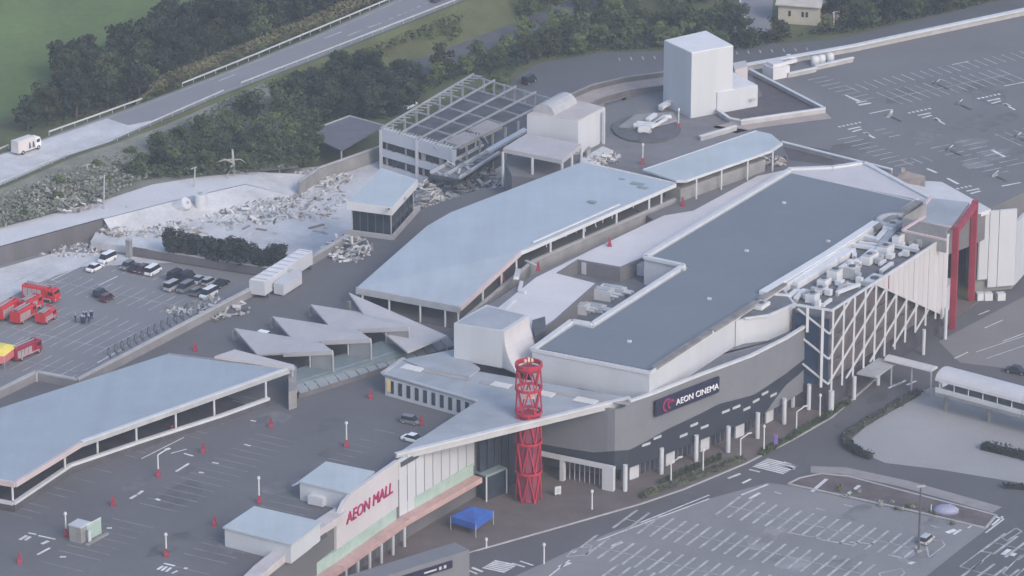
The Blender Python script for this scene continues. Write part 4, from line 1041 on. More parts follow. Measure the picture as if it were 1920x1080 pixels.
for k in range(4):
    dx, dy = 71.5 * k, -22.3 * k
    T = P(439 + dx, 615 + dy, D + (2.4 if k < 3 else 3.8))
    Lb = P(482 + dx, 664 + dy, D + 2.6); Fr = P(624 + dx, 658 + dy, D + 6.2); Rt = P(540 + dx, 648 + dy, D + 6.0)
    if k == 3: Fr = P(838, 629, D + 4.2); Lb = P(690, 600, D + 3.6)
    t = thing('folded_canopy', SL[k], 'canopy', Vector((T.x, T.y, D)), 'folded canopies between the two ramp canopies')
    MB().slab([T, Lb, P(764, 660, D + 4.0), Fr] if k == 3 else [T, Lb, Fr], .35).build('sail', sail, t)
    if k < 3:
        Bk = P(600 + dx, 640 + dy, D + 3.0)
        MB().slab([T, Fr, Bk], .35).build('back_fold', sail, t)
    if k < 3: MB().beam(Lb.lerp(Fr, .35) - Z1 * .3, Fr - Z1 * .3, .4, .8).build('fascia', M('sail_edge', (0.44, 0.42, 0.425), .7, .06), t)
    for q in (Fr, Lb.lerp(Fr, .7)): MB().tube(Vector((q.x, q.y, D)), q - Z1 * .4, .16).build('post', grey_metal, t)
    q0_ = Lb.lerp(Fr, .72); q1_ = Fr
    if k < 3: MB().prism([q0_ - Z1 * .6, q1_ - Z1 * .6, q1_ + Vector((-.5, 1.2, -.6)), q0_ + Vector((-.5, 1.2, -.6))], D + .3).build('glass_end', M('gallery_glass2', (0.23, 0.24, 0.25), .4, .1), t)
    MB().box(Vector((T.x, T.y, D - .02)), .6, .6, 2.0, A_ANG).build('foot', concrete, t)
# first slab against the left canopy
t = thing('folded_canopy', 'flat pale folded canopy slab touching the left ramp canopy', 'canopy', P(470, 690, D))
MB().slab(PL([(402, 668), (440, 655), (552, 684), (552, 691)], D + 5.6), .4).build('sail', sail, t)
for u, v in ((548, 690), (420, 672)):
    q = P(u, v, D + 5.2); MB().tube(Vector((q.x, q.y, D)), q, .18).build('post', grey_metal, t)

# --- red lattice tower at the entrance
tw = thing('red_tower', 'red cylindrical steel lattice tower piercing the entrance canopy', 'tower', P(991, 938, 0))
tc = P(991, 938, 0); TR = 2.3; TH = zat(tc, 684)
lv = [0, TH * .22, TH * .44, TH * .66, TH * .83, TH]
for i, z in enumerate(lv[1:]):
    big = i in (2, 3, 4)
    n_s = 16
    for k in range(n_s):
        a0, a1 = 2 * math.pi * k / n_s, 2 * math.pi * (k + 1) / n_s
        p = tc + Vector((TR * math.cos(a0), TR * math.sin(a0), z)); q = tc + Vector((TR * math.cos(a1), TR * math.sin(a1), z))
        if k % 4 == 0: ringmb = MB()
        ringmb.beam(p, q, .3, .8 if i == 4 else .45)
        if k % 4 == 3: ringmb.build('ring', red, tw)
    if i in (2, 4): MB().tube(tc + Z1 * (z - .9), tc + Z1 * (z - .7), TR * .92, n=20).build('platform', red_dull, tw)
NS = 6
for i in range(len(lv) - 1):
    for k in range(NS):
        a0 = 2 * math.pi * k / NS; a1 = 2 * math.pi * (k + .5) / NS; am = 2 * math.pi * (k - .5) / NS
        p = tc + Vector((TR * math.cos(a0), TR * math.sin(a0), lv[i]))
        for aa in (a1, am):
            q = tc + Vector((TR * math.cos(aa), TR * math.sin(aa), lv[i + 1]))
            MB().tube(p, q, .14, n=6).build('brace', red, tw)
for i in range(3):                               # perforated red drum panels in the lower half
    for k in range(10):
        a0, a1 = 2 * math.pi * (k + .06) / 10, 2 * math.pi * (k + .94) / 10
        z0, z1 = lv[i] + .3, lv[i + 1] - .35
        f_ = [tc + Vector((r_ * math.cos(a), r_ * math.sin(a), z)) for r_, a, z in ((TR - .3, a0, z0), (TR - .3, a1, z0), (TR - .3, a1, z1), (TR - .3, a0, z1))]
        g_ = [tc + Vector(((TR - .42) * math.cos(a), (TR - .42) * math.sin(a), z)) for a, z in ((a0, z0), (a1, z0), (a1, z1), (a0, z1))]
        MB().rings([g_, f_]).build('drum_panel', maroon, tw)
MB().box(tc + Z1 * TH * .76, 2.2, 1.4, 1.1, 0).build('beacon_box', M('beacon_pale', (0.6, 0.4, 0.4), .5, .1), tw)
for k in range(3): MB().box(tc + Vector((-.6 + .6 * k, .2 * k, TH + .5)), .35, .35, .5 + .3 * (k == 1), .3).build('top_lamp', M('lamp_cream', (0.6, 0.52, 0.36), .5, .05), tw)

# --- dark stair tower with white roof, on the deck edge
st = thing('stair_tower', 'dark glazed stair tower under a tilted white flat roof', 'building', P(735, 440, D))
sr = PL([(650, 379), (715, 315), (783, 337), (735, 390)], 18.6)
MB().prism(sr, 17.0).build('roof', M('roof_white_face', (0.60, 0.595, 0.61), .6, .05), st)
c = sum(sr, Vector()) / 4
MB().prism([c + (p - c) * .97 + Z1 * .06 for p in sr], 18.5).build('roof_top', roof_blue2, st)
ins_ = [c + (p - c) * .86 for p in sr]
MB().prism(lift(ins_, 17.02), D - .05).build('glazing', glass, st)
for a, b in zip(ins_, ins_[1:] + ins_[:1]):
    for f in (0, .2, .4, .6, .8): 
        q = a.lerp(b, f); MB().beam(Vector((q.x, q.y, D)), Vector((q.x, q.y, 17.0)), .22, .22).build('mullion', dark_metal if f else grey_metal, st)
big = [c + (p - c) * 1.04 for p in sr]
for a, b in ((big[0], big[3]), (big[3], big[2])): MB().beam(Vector((a.x, a.y, D + .5)), Vector((b.x, b.y, D + .5)), .6, .9).build('kerb', kerb, st)
MB().beam(P(729, 392, 16.5), P(729, 392, 22), .4, .4).build('mast', dark_metal, st)
MB().frame(P(760, 372, 17.9), AV, BV, Z1, .5, .3, .5).build('vent', grey_metal, st)

# --- stripped building with bare roof beams
fr_ = thing('stripped_building', 'damaged two-storey white building whose roof is bare steel beams', 'building', P(716, 312, 2))
FZ = 10.5
fw = PL([(714, 243), (850, 282), (1042, 186), (888, 141)], FZ)
f0, f1, f2, f3 = fw
base = 1.5
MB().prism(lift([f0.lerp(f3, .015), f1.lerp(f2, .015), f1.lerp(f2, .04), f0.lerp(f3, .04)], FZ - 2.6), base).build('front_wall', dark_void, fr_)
for z0, z1 in ((FZ - 2.6, FZ + .2), (FZ - 6.0, FZ - 4.4), (base, base + 1.1)):
    MB().prism(lift([f0, f1, f1.lerp(f2, .03), f0.lerp(f3, .03)], z1), z0).build('white_band', white, fr_)
    if base < z0 < FZ - 3: MB().prism(lift([f0.lerp(f1, -.004), f3.lerp(f2, -.004), f3.lerp(f2, .015), f0.lerp(f1, .015)], z1 - .02), z0 + .02).build('side_band', white, fr_)
for k in (0, 4, 8):
    q = f0.lerp(f1, k / 8)
    MB().box(Vector((q.x, q.y, base)), .6, .5, FZ - base, A_ANG).build('front_post', white, fr_)
for k in range(7):
    q = f0.lerp(f1, .08 + .12 * k + wave(.03))
    for z in (FZ - 4.4, FZ - 8.0): MB().box(Vector((q.x, q.y, z)) + (f3 - f0) * .006, random.choice([.3, .5, 1.1]), .1, 1.8, A_ANG).build('window_pane', glass if k % 2 else concrete, fr_)
MB().prism(lift([f0.lerp(f3, .04), f1.lerp(f2, .04), f2, f3], FZ - 3.4), base).build('floor_mass', M('gutted_floor', (0.075, 0.08, 0.095), .9, .3, .3, 2.0), fr_)
steel = M('steel_grey', (0.30, 0.31, 0.33), .6, .15)
for k in range(5):                                # long beams
    f = (0, .26, .52, .76, 1)[k]
    MB().beam(f0.lerp(f1, f) + Z1 * .3, f3.lerp(f2, f) + Z1 * .3, .32, .4).build('long_beam', steel, fr_)
for k in range(7):
    f = k / 6 * .97 + .015
    MB().beam(f0.lerp(f3, f), f1.lerp(f2, f), .26, .35).build('cross_beam', steel, fr_)
for k in range(22):
    f = (k + .5) / 22
    MB().beam(f0.lerp(f3, f) + Z1 * .25, (f0.lerp(f1, .1)).lerp(f3.lerp(f2, .1), f + .03) + Z1 * .2, .16, .2).build('edge_purlin', steel, fr_)
    MB().beam(f0.lerp(f1, f) + Z1 * .25, f0.lerp(f1, f).lerp(f3.lerp(f2, f), .05) + Z1 * .25, .18, .2).build('edge_purlin', steel, fr_)
for k in range(14):                              # torn ends and hanging metal at the broken corner
    q = f1.lerp(f0, random.random() * .35).lerp(f2, random.random() * .3) + Z1 * random.uniform(-.4, .5)
    MB().beam(q, q + Vector((wave(2.2), wave(2.2) - .8, -random.uniform(.4, 2.6))), .2, .25).build('torn_beam', random.choice([steel, white_metal, grey_metal]), fr_)
for k in range(2):
    a_, b_ = f0.lerp(f1, .78).lerp(f3.lerp(f2, .78), .12 + k * .22), f0.lerp(f1, .98).lerp(f3.lerp(f2, .98), .30 + k * .22)
    MB().prism([f0.lerp(f1, .80).lerp(f3.lerp(f2, .80), .06 + k * .22) + Z1 * .35, f1.lerp(f2, .06 + k * .22) + Z1 * .35, f1.lerp(f2, .25 + k * .22) + Z1 * .35, f0.lerp(f1, .80).lerp(f3.lerp(f2, .80), .25 + k * .22) + Z1 * .35], FZ - .6).build('roof_slab', M('slab_tan', (0.30, 0.28, 0.28), .9, .12), fr_)
for k in range(9):
    f = k / 8
    q = f3.lerp(f2, f); MB().box(Vector((q.x, q.y, base)), .4, .4, FZ - base, A_ANG).build('rear_post', steel, fr_)
    q = f0.lerp(f3, f); MB().box(Vector((q.x, q.y, base)), .4, .4, FZ - base, A_ANG).build('side_post', steel, fr_)
    q = f1.lerp(f2, f); MB().box(Vector((q.x, q.y, base)), .4, .4, FZ - base - .7, A_ANG).build('side_post', steel, fr_)
bw = thing('broken_wing', 'broken grey corner wing sagging beside the stripped building', 'ruin', P(850, 330, 2))
kk = PL([(808, 326), (862, 336), (936, 290), (905, 276)], 7.0); kk2 = PL([(800, 340), (850, 352), (936, 300), (890, 290)], 1.4)
MB().prism(kk, kk2).build('mass', M('ruin_grey', (0.20, 0.205, 0.215), .95, .3, .4, 2.0), bw)
for k in range(16):
    q = kk[0].lerp(kk[1], random.random()).lerp(kk[3].lerp(kk[2], random.random()), random.random() * .8) + Z1 * .3
    MB().beam(q, q + Vector((wave(3), wave(3), random.uniform(-1.5, 1.6))), random.uniform(.15, .9), .15).build('torn_sheet', random.choice([white_metal, grey_metal, concrete, steel]), bw)
for a, b in ((kk[0], kk[3]), (kk[1], kk[2]), (kk[0].lerp(kk[1], .5), kk[3].lerp(kk[2], .5))): MB().beam(a + Z1 * .3, b + Z1 * .5, .6, .5).build('bent_beam', white_metal, bw)
tag(MB().beam(P(914, 284, 11.5), P(986, 243, 14.5), 1.6, .5).build('fallen_panel', white_metal), 'long bright white panel leaning between the stripped building and the white stair house', 'panel')

# --- white stair house behind the middle canopy
sh = thing('white_stair_house', 'white stepped stair house with a lower canopy roof, behind the middle canopy', 'building', P(1060, 320, UD))
hz = 25.0
hr = PL([(988, 213), (1060, 182), (1135, 200), (1084, 226)], hz)
MB().prism(lift(hr, hz - .2), UD + .0).build('wall', white, sh)
MB().prism([sum(hr, Vector()) / 4 + (p - sum(hr, Vector()) / 4) * .97 for p in lift(hr, hz)], hz - .5).build('roof', M('roof_beige', (0.42, 0.395, 0.385), .8, .08), sh)
lowp = PL([(943, 278), (988, 250), (1090, 270), (1054, 300)], 21.8)
MB().slab(lowp, .9).build('lower_roof', M('lower_roof_grey', (0.40, 0.385, 0.40), .7, .06), sh)
for f in (lowp[0], lowp[0].lerp(lowp[3], .5), lowp[3], lowp[3].lerp(lowp[2], .5), lowp[2]): MB().tube(Vector((f.x, f.y, 14)), f - Z1 * .8, .3).build('post', white, sh)
ca = [P(1000, 207, 25.2), P(1020, 184, 27.0), P(1040, 180, 27.0)]
arc_r = []
e_a, e_b = P(990, 214, 25), P(1046, 184, 25)
for j in range(9):
    t_ = math.pi * j / 8
    arc_r.append((math.cos(t_) * 2.6, math.sin(t_) * 2.2))
d_ = (e_b - e_a).normalized(); n_ = Vector((d_.y, -d_.x, 0))
MB().rings([[q + n_ * (x + 2.6) + Z1 * (y - .15) for x, y in arc_r] for q in (e_a + d_ * 2, e_b - d_ * 1)]).build('barrel_roof', M('barrel_grey', (0.36, 0.36, 0.38), .6, .1), sh)
MB().frame(P(1058, 236, 21.6), AV, BV, Z1, 1.2, .12, 1.0).build('vent_grille', grey_metal, sh)
op = thing('open_stair_frame', 'open concrete frame hanging at the right side of the white stair house', 'building frame', P(1120, 300, UD))
for u, v, z0, z1 in ((1132, 210, UD, 24.5), (1092, 300, UD, 20)):
    q = P(u, v, z1); MB().box(Vector((q.x, q.y, z0)), .5, .5, z1 - z0, A_ANG).build('post', white, op)
MB().prism(PL([(1096, 282), (1104, 274), (1108, 276), (1100, 284)], 19.5), UD).build('wall', concrete, op)
MB().prism(PL([(1085, 300), (1130, 274), (1150, 282), (1110, 306)], UD + .6), UD).build('broken_slab', dust, op)

# --- tall white plant house and lower annex on the upper deck
tl = thing('tall_white_house', 'tall plain white roof house at the top right, with a lower box annex', 'building', P(1300, 200, UD))
th_ = PL([(1245, 75), (1324, 57), (1375, 85), (1297, 99)], 32)
MB().prism(lift(th_, 31.8), UD - .05).build('wall', white, tl)
ctr = sum(th_, Vector()) / 4
MB().prism([ctr + (p - ctr) * .985 for p in th_], 31.7).build('roof', M('roof_white2', (0.62, 0.62, 0.64), .6, .04), tl)
an = PL([(1298, 150), (1374, 135), (1421, 160), (1345, 174)], 22.2)
MB().prism(an, UD - .05).build('annex_wall', white, tl)
ctr = sum(an, Vector()) / 4
MB().prism([ctr + (p - ctr) * .98 + Z1 * .06 for p in an], 22.1).build('annex_roof', M('roof_white2', (0.62, 0.62, 0.64), .6, .04), tl)
MB().beam(P(1337, 93, 31), P(1338, 140, 24.5), .5, .5).build('downpipe', M('pipe_grey', (0.5, 0.5, 0.55), .6, .05), tl)
MB().frame(P(1412, 187, UD + 2), CV, DV, Z1, 1.2, .1, .5).build('vent', grey_metal, tl)
MB().prism(PL([(1374, 118), (1398, 113), (1402, 124), (1378, 132)], 21.5), UD).build('side_box', M('box_pink', (0.45, 0.42, 0.43), .8, .06), tl)

# --- curved ramp up to the deck, with its duct cluster
cr = thing('curved_ramp', 'curved ramp with tan floor and dark kerb walls at the back of the upper deck', 'ramp', P(1180, 190, D))
rin = PL([(1085, 210), (1130, 190), (1180, 176), (1250, 168)], UD + .1); rot = PL([(1060, 190), (1110, 168), (1170, 154), (1250, 143)], UD + .1)
for i in range(3):
    MB().slab([rin[i], rin[i + 1], rot[i + 1], rot[i]], .5).build('floor', tan, cr)
    for s_, w_ in ((rin, .4), (rot, .4)):
        MB().beam(s_[i] + Z1 * .4, s_[i + 1] + Z1 * .4, w_, 1.3).build('kerb_wall', concrete_dark, cr)
        MB().beam(s_[i] + Z1 * 1.1, s_[i + 1] + Z1 * 1.1, .5, .15).build('coping', concrete, cr)
    for s_ in (rin, rot): MB().box(Vector((s_[i].x, s_[i].y, 0)), .8, .8, UD - .5, 0).build('pier', concrete, cr)
pr_ = thing('round_plant_well', 'round dark plant well with white ducts in front of the tall white house', 'plant room', P(1210, 245, UD))
wc = P(1212, 240, UD + .5)
pts_ = [wc + Vector((7.2 * math.cos(R(t_)), 9 * math.sin(R(t_)), 0)) for t_ in range(0, 360, 20)]
MB().prism(pts_, UD - .05).build('drum', M('well_dark', (0.10, 0.10, 0.115), .9, .2), pr_)
MB().prism(PL([(1160, 237), (1192, 214), (1262, 210), (1270, 225), (1215, 240)], UD + .75), UD + .3).build('slab', concrete, pr_)
for i_, (pts, r, lb) in enumerate((([(1190, 240), (1222, 243), (1248, 228)], .4, 'white duct bent in front of the round plant well'), ([(1196, 236), (1226, 239), (1246, 225), (1256, 224)], .4, 'second bent white duct on the round plant well'), ([(1215, 230), (1228, 221)], .45, 'short white duct at the back of the round plant well'), ([(1240, 206), (1256, 197)], .55, 'stubby white duct under the tall white house'), ([(1200, 248), (1216, 249)], .6, 'short white cylinder at the front of the round plant well'))):
    duct(pts, r, white_metal, lb, UD + .6, .7, 'ducts behind the upper deck')
# deck-edge plant by the far parapet
fp = thing('deck_plant_block', 'pale stepped plant block by the far parapet of the upper deck', 'plant block', P(1460, 140, UD))
MB().box(P(1455, 143, UD), 4.4, 4.0, 2.6, math.atan2(CV.y, CV.x)).build('lower_box', M('pale_block', (0.55, 0.54, 0.56), .7, .06), fp)
MB().box(P(1455, 143, UD) + Z1 * 2.6, 3.4, 2.6, .7, math.atan2(CV.y, CV.x)).build('top_box', M('pale_block', (0.55, 0.54, 0.56), .7, .06), fp)
duct([(1462, 128), (1490, 121), (1478, 112)], .45, white_metal, 'bent white duct beside the stepped plant block', UD, .9, 'ducts behind the upper deck')
for i_, u in enumerate((1528, 1540, 1556)):
    p = P(u, 122 - (u - 1528) * .2, UD); t = thing('white_vessel', ['leftmost of the three white vessels by the far parapet', 'middle one of the three white vessels by the far parapet', 'rightmost of the three white vessels by the far parapet'][i_], 'tank', p, 'vessels by the far parapet')
    MB().rings([[p + Vector((r_ * math.cos(a), r_ * math.sin(a), z)) for a in [2 * math.pi * j / 10 for j in range(10)]] for r_, z in ((.8, 0), (.95, .3), (.95, 1.6), (.7, 2.0), (.2, 2.15))]).build('shell', white_metal, t, smooth=True)
    MB().box(p - Z1 * .03, 2, 2, .12, .3).build('plinth', concrete, t)
# sloping tan stair roof on the far lot
tr = thing('stair_hood', 'low tan wedge-shaped stair hood on the upper deck behind the cinema', 'building', P(1700, 335, UD))
MB().prism([P(1690, 318, UD + 2.6), P(1735, 330, UD + 2.6), P(1725, 345, UD + .6), P(1678, 338, UD + .6)], UD - .02).build('wedge', tan, tr)
MB().box(P(1692, 322, UD + 2.5), .9, .9, .8, .2).build('vent', concrete, tr)

# --- covered footbridge at the right
fbg = thing('footbridge', 'covered pale footbridge crossing the road at the right edge', 'footbridge', P(1800, 740, 0))
def barrel(a, b, w, h, nm, parent, mat):
    d = (b - a).normalized(); n = Vector((d.y, -d.x, 0))
    prof = [(math.cos(math.pi * j / 10) * w / 2, math.sin(math.pi * j / 10) * h) for j in range(11)]
    MB().rings([[q + n * x + Z1 * z for x, z in prof] for q in (a, b)]).build(nm, mat, parent)
b0, b1_, b2_ = P(1768, 705, 6.5), P(1930, 748, 6.5), P(2100, 790, 6.5)
pale_roof = M('bridge_roof', (0.50, 0.50, 0.52), .5, .06)
for i, (a, b) in enumerate(((b0, b1_), (b1_ + (b2_ - b1_) * .002, b2_))):
    barrel(a, b, 5.6, 1.8, 'roof', fbg, pale_roof)
    MB().beam(a - Z1 * 2.6, b - Z1 * 2.6, 5.2, .6).build('floor', concrete, fbg)
    d = (b - a).normalized(); n = Vector((d.y, -d.x, 0))
    for s_ in (-2.5, 2.5): MB().beam(a + n * s_ - Z1 * 1.9, b + n * s_ - Z1 * 1.9, .2, 1.0).build('parapet', white_metal, fbg)
    for k in range(6):
        q = a.lerp(b, k / 6 + .05)
        for s_ in (-2.5, 2.5): MB().beam(q + n * s_ - Z1 * 1.6, q + n * s_ + Z1 * .1, .15, .15).build('post', white_metal, fbg)
        if k % 3 == 0: MB().tube(Vector((q.x, q.y, 0)), q - Z1 * 2.8, .5).build('pier', concrete, fbg)
sb2 = thing('bridge_arm', 'thin pale walkway roof reaching from the lattice block to the footbridge', 'walkway', P(1700, 690, 0))
barrel(P(1664, 672, 5), P(1752, 694, 5), 2.6, .7, 'roof', sb2, pale_roof)
for u, v in ((1672, 676), (1710, 686), (1746, 695)):
    q = P(u, v, 5); MB().tube(Vector((q.x, q.y, 0)), q + Z1 * .1, .18).build('post', grey_metal, sb2)
# ================================================================ VEHICLES
def car_proto(kind):
    L, W, Hh = {'hatch': (3.6, 1.55, 1.55), 'van': (4.5, 1.75, 1.95), 'sedan': (4.5, 1.75, 1.45)}[kind]
    t = thing('car', 'x', 'car')
    bl = .82 if kind != 'van' else 1.0
    def ring(x, w, z0, z1): return [(x, -w / 2, z0), (x, w / 2, z0), (x, w / 2 * 1.02, (z0 + z1) / 2), (x, w / 2 * .93, z1), (x, -w / 2 * .93, z1), (x, -w / 2 * 1.02, (z0 + z1) / 2)]
    xs = [(-L / 2, .86, .42, bl * .86), (-L / 2 + .18, .98, .25, bl * .98), (-L * .2, 1, .22, bl), (L * .18, 1, .22, bl), (L / 2 - .75, .98, .24, bl * (.94 if kind != 'van' else .98)), (L / 2 - .12, .92, .28, bl * .82), (L / 2, .80, .40, bl * .66)]
    MB().rings([ring(x, W * w, a, b) for x, w, a, b in xs]).build('body', car_white, t)
    c = {'hatch': (-1.72, -1.5, .55, 1.1), 'van': (-2.18, -2.0, 1.1, 1.75), 'sedan': (-1.55, -.85, .45, 1.15)}[kind]
    def cr(x, w, z): return [(x, -W * w / 2, z), (x, W * w / 2, z)]
    g = MB(); z0, z1 = bl - .02, Hh - .06
    lo_ = [(c[0], -W * .46, z0), (c[3], -W * .46, z0), (c[3], W * .46, z0), (c[0], W * .46, z0)]
    hi_ = [(c[1], -W * .39, z1), (c[2], -W * .39, z1), (c[2], W * .39, z1), (c[1], W * .39, z1)]
    g.rings([lo_, hi_]); gl_ = g.build('cabin_glass', car_glass, t)
    hi2 = [(x * 1.0 + (.04 if x > 0 else -.04), y * 1.04, Hh - .07) for x, y, z in hi_]
    MB().rings([hi2, [(x * .93, y * .9, Hh) for x, y, z in hi_]]).build('roof', car_white, t)
    for sx in (-1, 1):
        for sy in (-1, 1):
            w = MB().tube((sx * L * .31, sy * (W / 2 - .2), .31), (sx * L * .31, sy * (W / 2 + .02), .31), .31, n=12).build('wheel', tyre, t)
            MB().tube((sx * L * .31, sy * (W / 2 + .0), .31), (sx * L * .31, sy * (W / 2 + .035), .31), .18, n=8).build('rim', grey_metal, w)
    for sy in (-1, 1):
        MB().box((L / 2 - .1, sy * W * .34, bl * .62), .16, .3, .16).build('headlight', white_metal, t)
        MB().box((-L / 2 + .03, sy * W * .38, bl * .6), .1, .16, .26).build('tail_light', red, t)
    return t
protos = {k: car_proto(k) for k in ('hatch', 'van', 'sedan')}
GRP = 'cars in the left car park'
cars = [  # pixel, deck height, kind, paint, heading, label
    (201, 491, 0, 'van', car_white, 1, 'white minivan at the back left of the car park, black roof edge'),
    (178, 507, 0, 'sedan', car_white, 1, 'white saloon car just in front of the white minivan'),
    (239, 504, 0, 'hatch', car_grey, 1, 'grey hatchback, leftmost of the middle row by the hedge'),
    (256, 507, 0, 'sedan', car_black, 1, 'dark car between the grey hatchback and the maroon one'),
    (266, 511, 0, 'hatch', car_maroon, 1, 'dark maroon hatchback beside a white minivan'),
    (287, 514, 0, 'van', car_white, 1, 'white minivan at the right end of the middle row by the hedge'),
    (330, 523, 0, 'van', car_black, 1, 'black minivan, leftmost in the back row by the parapet'),
    (350, 526, 0, 'van', car_black, 1, 'black minivan, second in the back row by the parapet'),
    (373, 530, 0, 'sedan', car_silver, 1, 'silver saloon, third in the back row by the parapet'),
    (392, 534, 0, 'hatch', car_silver, 1, 'silver hatchback, fourth in the back row by the parapet'),
    (414, 537, 0, 'sedan', car_black, 1, 'black saloon at the right end of the back row by the parapet'),
    (324, 543, 0, 'van', car_silver, 1, 'silver minivan, leftmost in the front row by the parapet'),
    (348, 546, 0, 'van', car_grey, 1, 'grey minivan, second in the front row by the parapet'),
    (369, 553, 0, 'hatch', car_grey, 1, 'grey hatchback, third in the front row by the parapet'),
    (391, 557, 0, 'van', car_white, 1, 'white minivan half hidden behind the parapet'),
    (188, 555, 0, 'hatch', car_black, 1, 'black hatchback alone in the middle of the left car park'),
    (201, 564, 0, 'hatch', car_maroon, 1, 'small dull red hatchback beside the lone black one'),
    (775, 828, 12, 'sedan', car_white, 0, 'white car tucked behind the triangular entrance canopy'),
    (770, 794, 12, 'hatch', car_grey, 0, 'dark grey car parked near the slot-windowed pavilion'),
    (1737, 1018, 0, 'hatch', car_silver, 1, 'silver hatchback parked alone in the front car park'),
    (992, 156, 0, 'van', car_black, 1, 'black van parked behind the stripped building'),
    (768, 202, 0, 'sedan', car_white, 1, 'white car on the lane left of the stripped building'),
    (820, 2, 6, 'sedan', car_navy, 1, 'dark car on the highway at the top edge'),
    (498, 636, 12, 'hatch', car_white, 0, 'white car parked beside the folded canopies'),
    (1906, 700, 0, 'sedan', car_black, 0, 'black car on the road beyond the footbridge'),
]
for u, v, z, kind, m_, hd, lb in cars:
    p = P(u, v, z)
    if z == 12: p.z = D + .02
    elif z == 6: p.z = HZ + .03
    else: p.z = .1
    onlot = u < 450 and v < 620 and z == 0
    clone(protos[kind], p, (B_ANG + (math.pi if random.random() < .5 else 0) + wave(.05)) if hd else A_ANG + wave(.1), lb, GRP if onlot else None, mats={'car_white': m_})
for t in protos.values(): discard(t)

def truck(name, label, cat, loc, rz, L, W, Hh, cabL, body_m, cab_m, extra=None, group=None):
    t = thing(name, label, cat, (0, 0, 0), group)
    MB().rings([[(x, y, z) for y, z in ((-W / 2, .55), (W / 2, .55), (W / 2, Hh - .12), (W / 2 - .15, Hh), (-W / 2 + .15, Hh), (-W / 2, Hh - .12))] for x in (-L / 2, L / 2 - cabL - .12)]).build('body', body_m, t)
    x0 = L / 2 - cabL
    ch = min(Hh, 2.7)
    cab = MB().rings([[(x, y, z) for y, z in ((-w, a), (w, a), (w, b - .1), (w - .12, b), (-w + .12, b), (-w, b - .1))] for x, w, a, b in ((x0, W / 2 * .97, .5, ch), (L / 2 - .35, W / 2 * .97, .5, ch), (L / 2, W / 2 * .9, .55, ch * .62))]).build('cab', cab_m, t)
    MB().rings([[(L / 2 - .30, -W * .42, ch * .66), (L / 2 - .30, W * .42, ch * .66), (L / 2 - .30, W * .42, ch - .25), (L / 2 - .30, -W * .42, ch - .25)], [(L / 2 - .04, -W * .42, ch * .64), (L / 2 - .04, W * .42, ch * .64), (L / 2 - .22, W * .40, ch - .22), (L / 2 - .22, -W * .40, ch - .22)]]).build('windscreen', car_glass, cab)
    for sy in (-1, 1):
        MB().box((L / 2 - cabL * .55, sy * W * .485, ch * .62), cabL * .55, .08, ch * .26).build('side_window', car_glass, cab)
        MB().box((L / 2 - .05, sy * W * .36, .75), .14, .34, .22).build('headlight', white_metal, t)
    for sx in (-L * .3, L / 2 - cabL * .55) if L < 9 else (-L * .36, -L * .24, L / 2 - cabL * .55):
        for sy in (-1, 1):
            w = MB().tube((sx, sy * (W / 2 - .3), .48), (sx, sy * (W / 2 + .02), .48), .48, n=12).build('wheel', tyre, t)
            MB().tube((sx, sy * W / 2, .48), (sx, sy * (W / 2 + .04), .48), .24, n=8).build('rim', grey_metal, w)
    MB().box((0, 0, .45), L * .94, W * .8, .25).build('chassis', dark_metal, t)
    if extra: extra(t, L, W, Hh, x0)
    t.location = loc; t.rotation_euler = (0, 0, rz)
    return t
def box_marks(t, L, W, Hh, x0):
    for k, x in enumerate((x0 - 1.1, x0 - 2.2)):
        for sy in (-1, 1):
            MB().rings([[(x, sy * (W / 2 + .01), .9), (x + .75, sy * (W / 2 + .01), .9), (x + .5, sy * (W / 2 + .01), 2.2), (x + .15, sy * (W / 2 + .01), 2.3)], [(x, sy * (W / 2 + .04), .9), (x + .75, sy * (W / 2 + .04), .9), (x + .5, sy * (W / 2 + .04), 2.2), (x + .15, sy * (W / 2 + .04), 2.3)]]).build('dark_print', dark_metal, t)
truck('box_truck', 'white box truck with dark marks on its side, on the dusty highway', 'truck', P(50, 284, HZ) + Z1 * .05, math.atan2(up[3].y - up[2].y, up[3].x - up[2].x), 7.0, 2.2, 3.2, 1.7, M('truck_warm_white', (0.58, 0.54, 0.53), .5, .05), car_white, box_marks)
def fire_kit(t, L, W, Hh, x0):
    for k in range(4):
        for sy in (-1, 1):
            MB().box((-L / 2 + .75 + k * (L * .14), sy * (W / 2 + .01), 1.0), L * .12, .06, Hh - 1.5).build('shutter', M('shutter_grey', (0.40, 0.36, 0.37), .5, .1), t)
    for sy in (-.45, .45):
        MB().beam((-L / 2 + .3, sy, Hh + .3), (x0 + .3, sy, Hh + .3), .12, .16).build('ladder_rail', grey_metal, t)
    for k in range(9): MB().beam((-L / 2 + .5 + k * L * .07, -.45, Hh + .3), (-L / 2 + .5 + k * L * .07, .45, Hh + .3), .08, .08).build('ladder_rung', grey_metal, t)
    for x in (-L / 2 + .5, x0): MB().box((x, 0, Hh - .02), .12, 1.0, .3).build('ladder_mount', dark_metal, t)
    MB().box((L / 2 - .9, 0, 2.66), .4, 1.5, .28).build('light_bar', red, t)
    for sy in (-1, 1): MB().box((-.2, sy * (W / 2 + .015), .78), L * .8, .05, .16).build('white_stripe', white, t)
FG = 'fire engines in the left car park'
BA = B_ANG
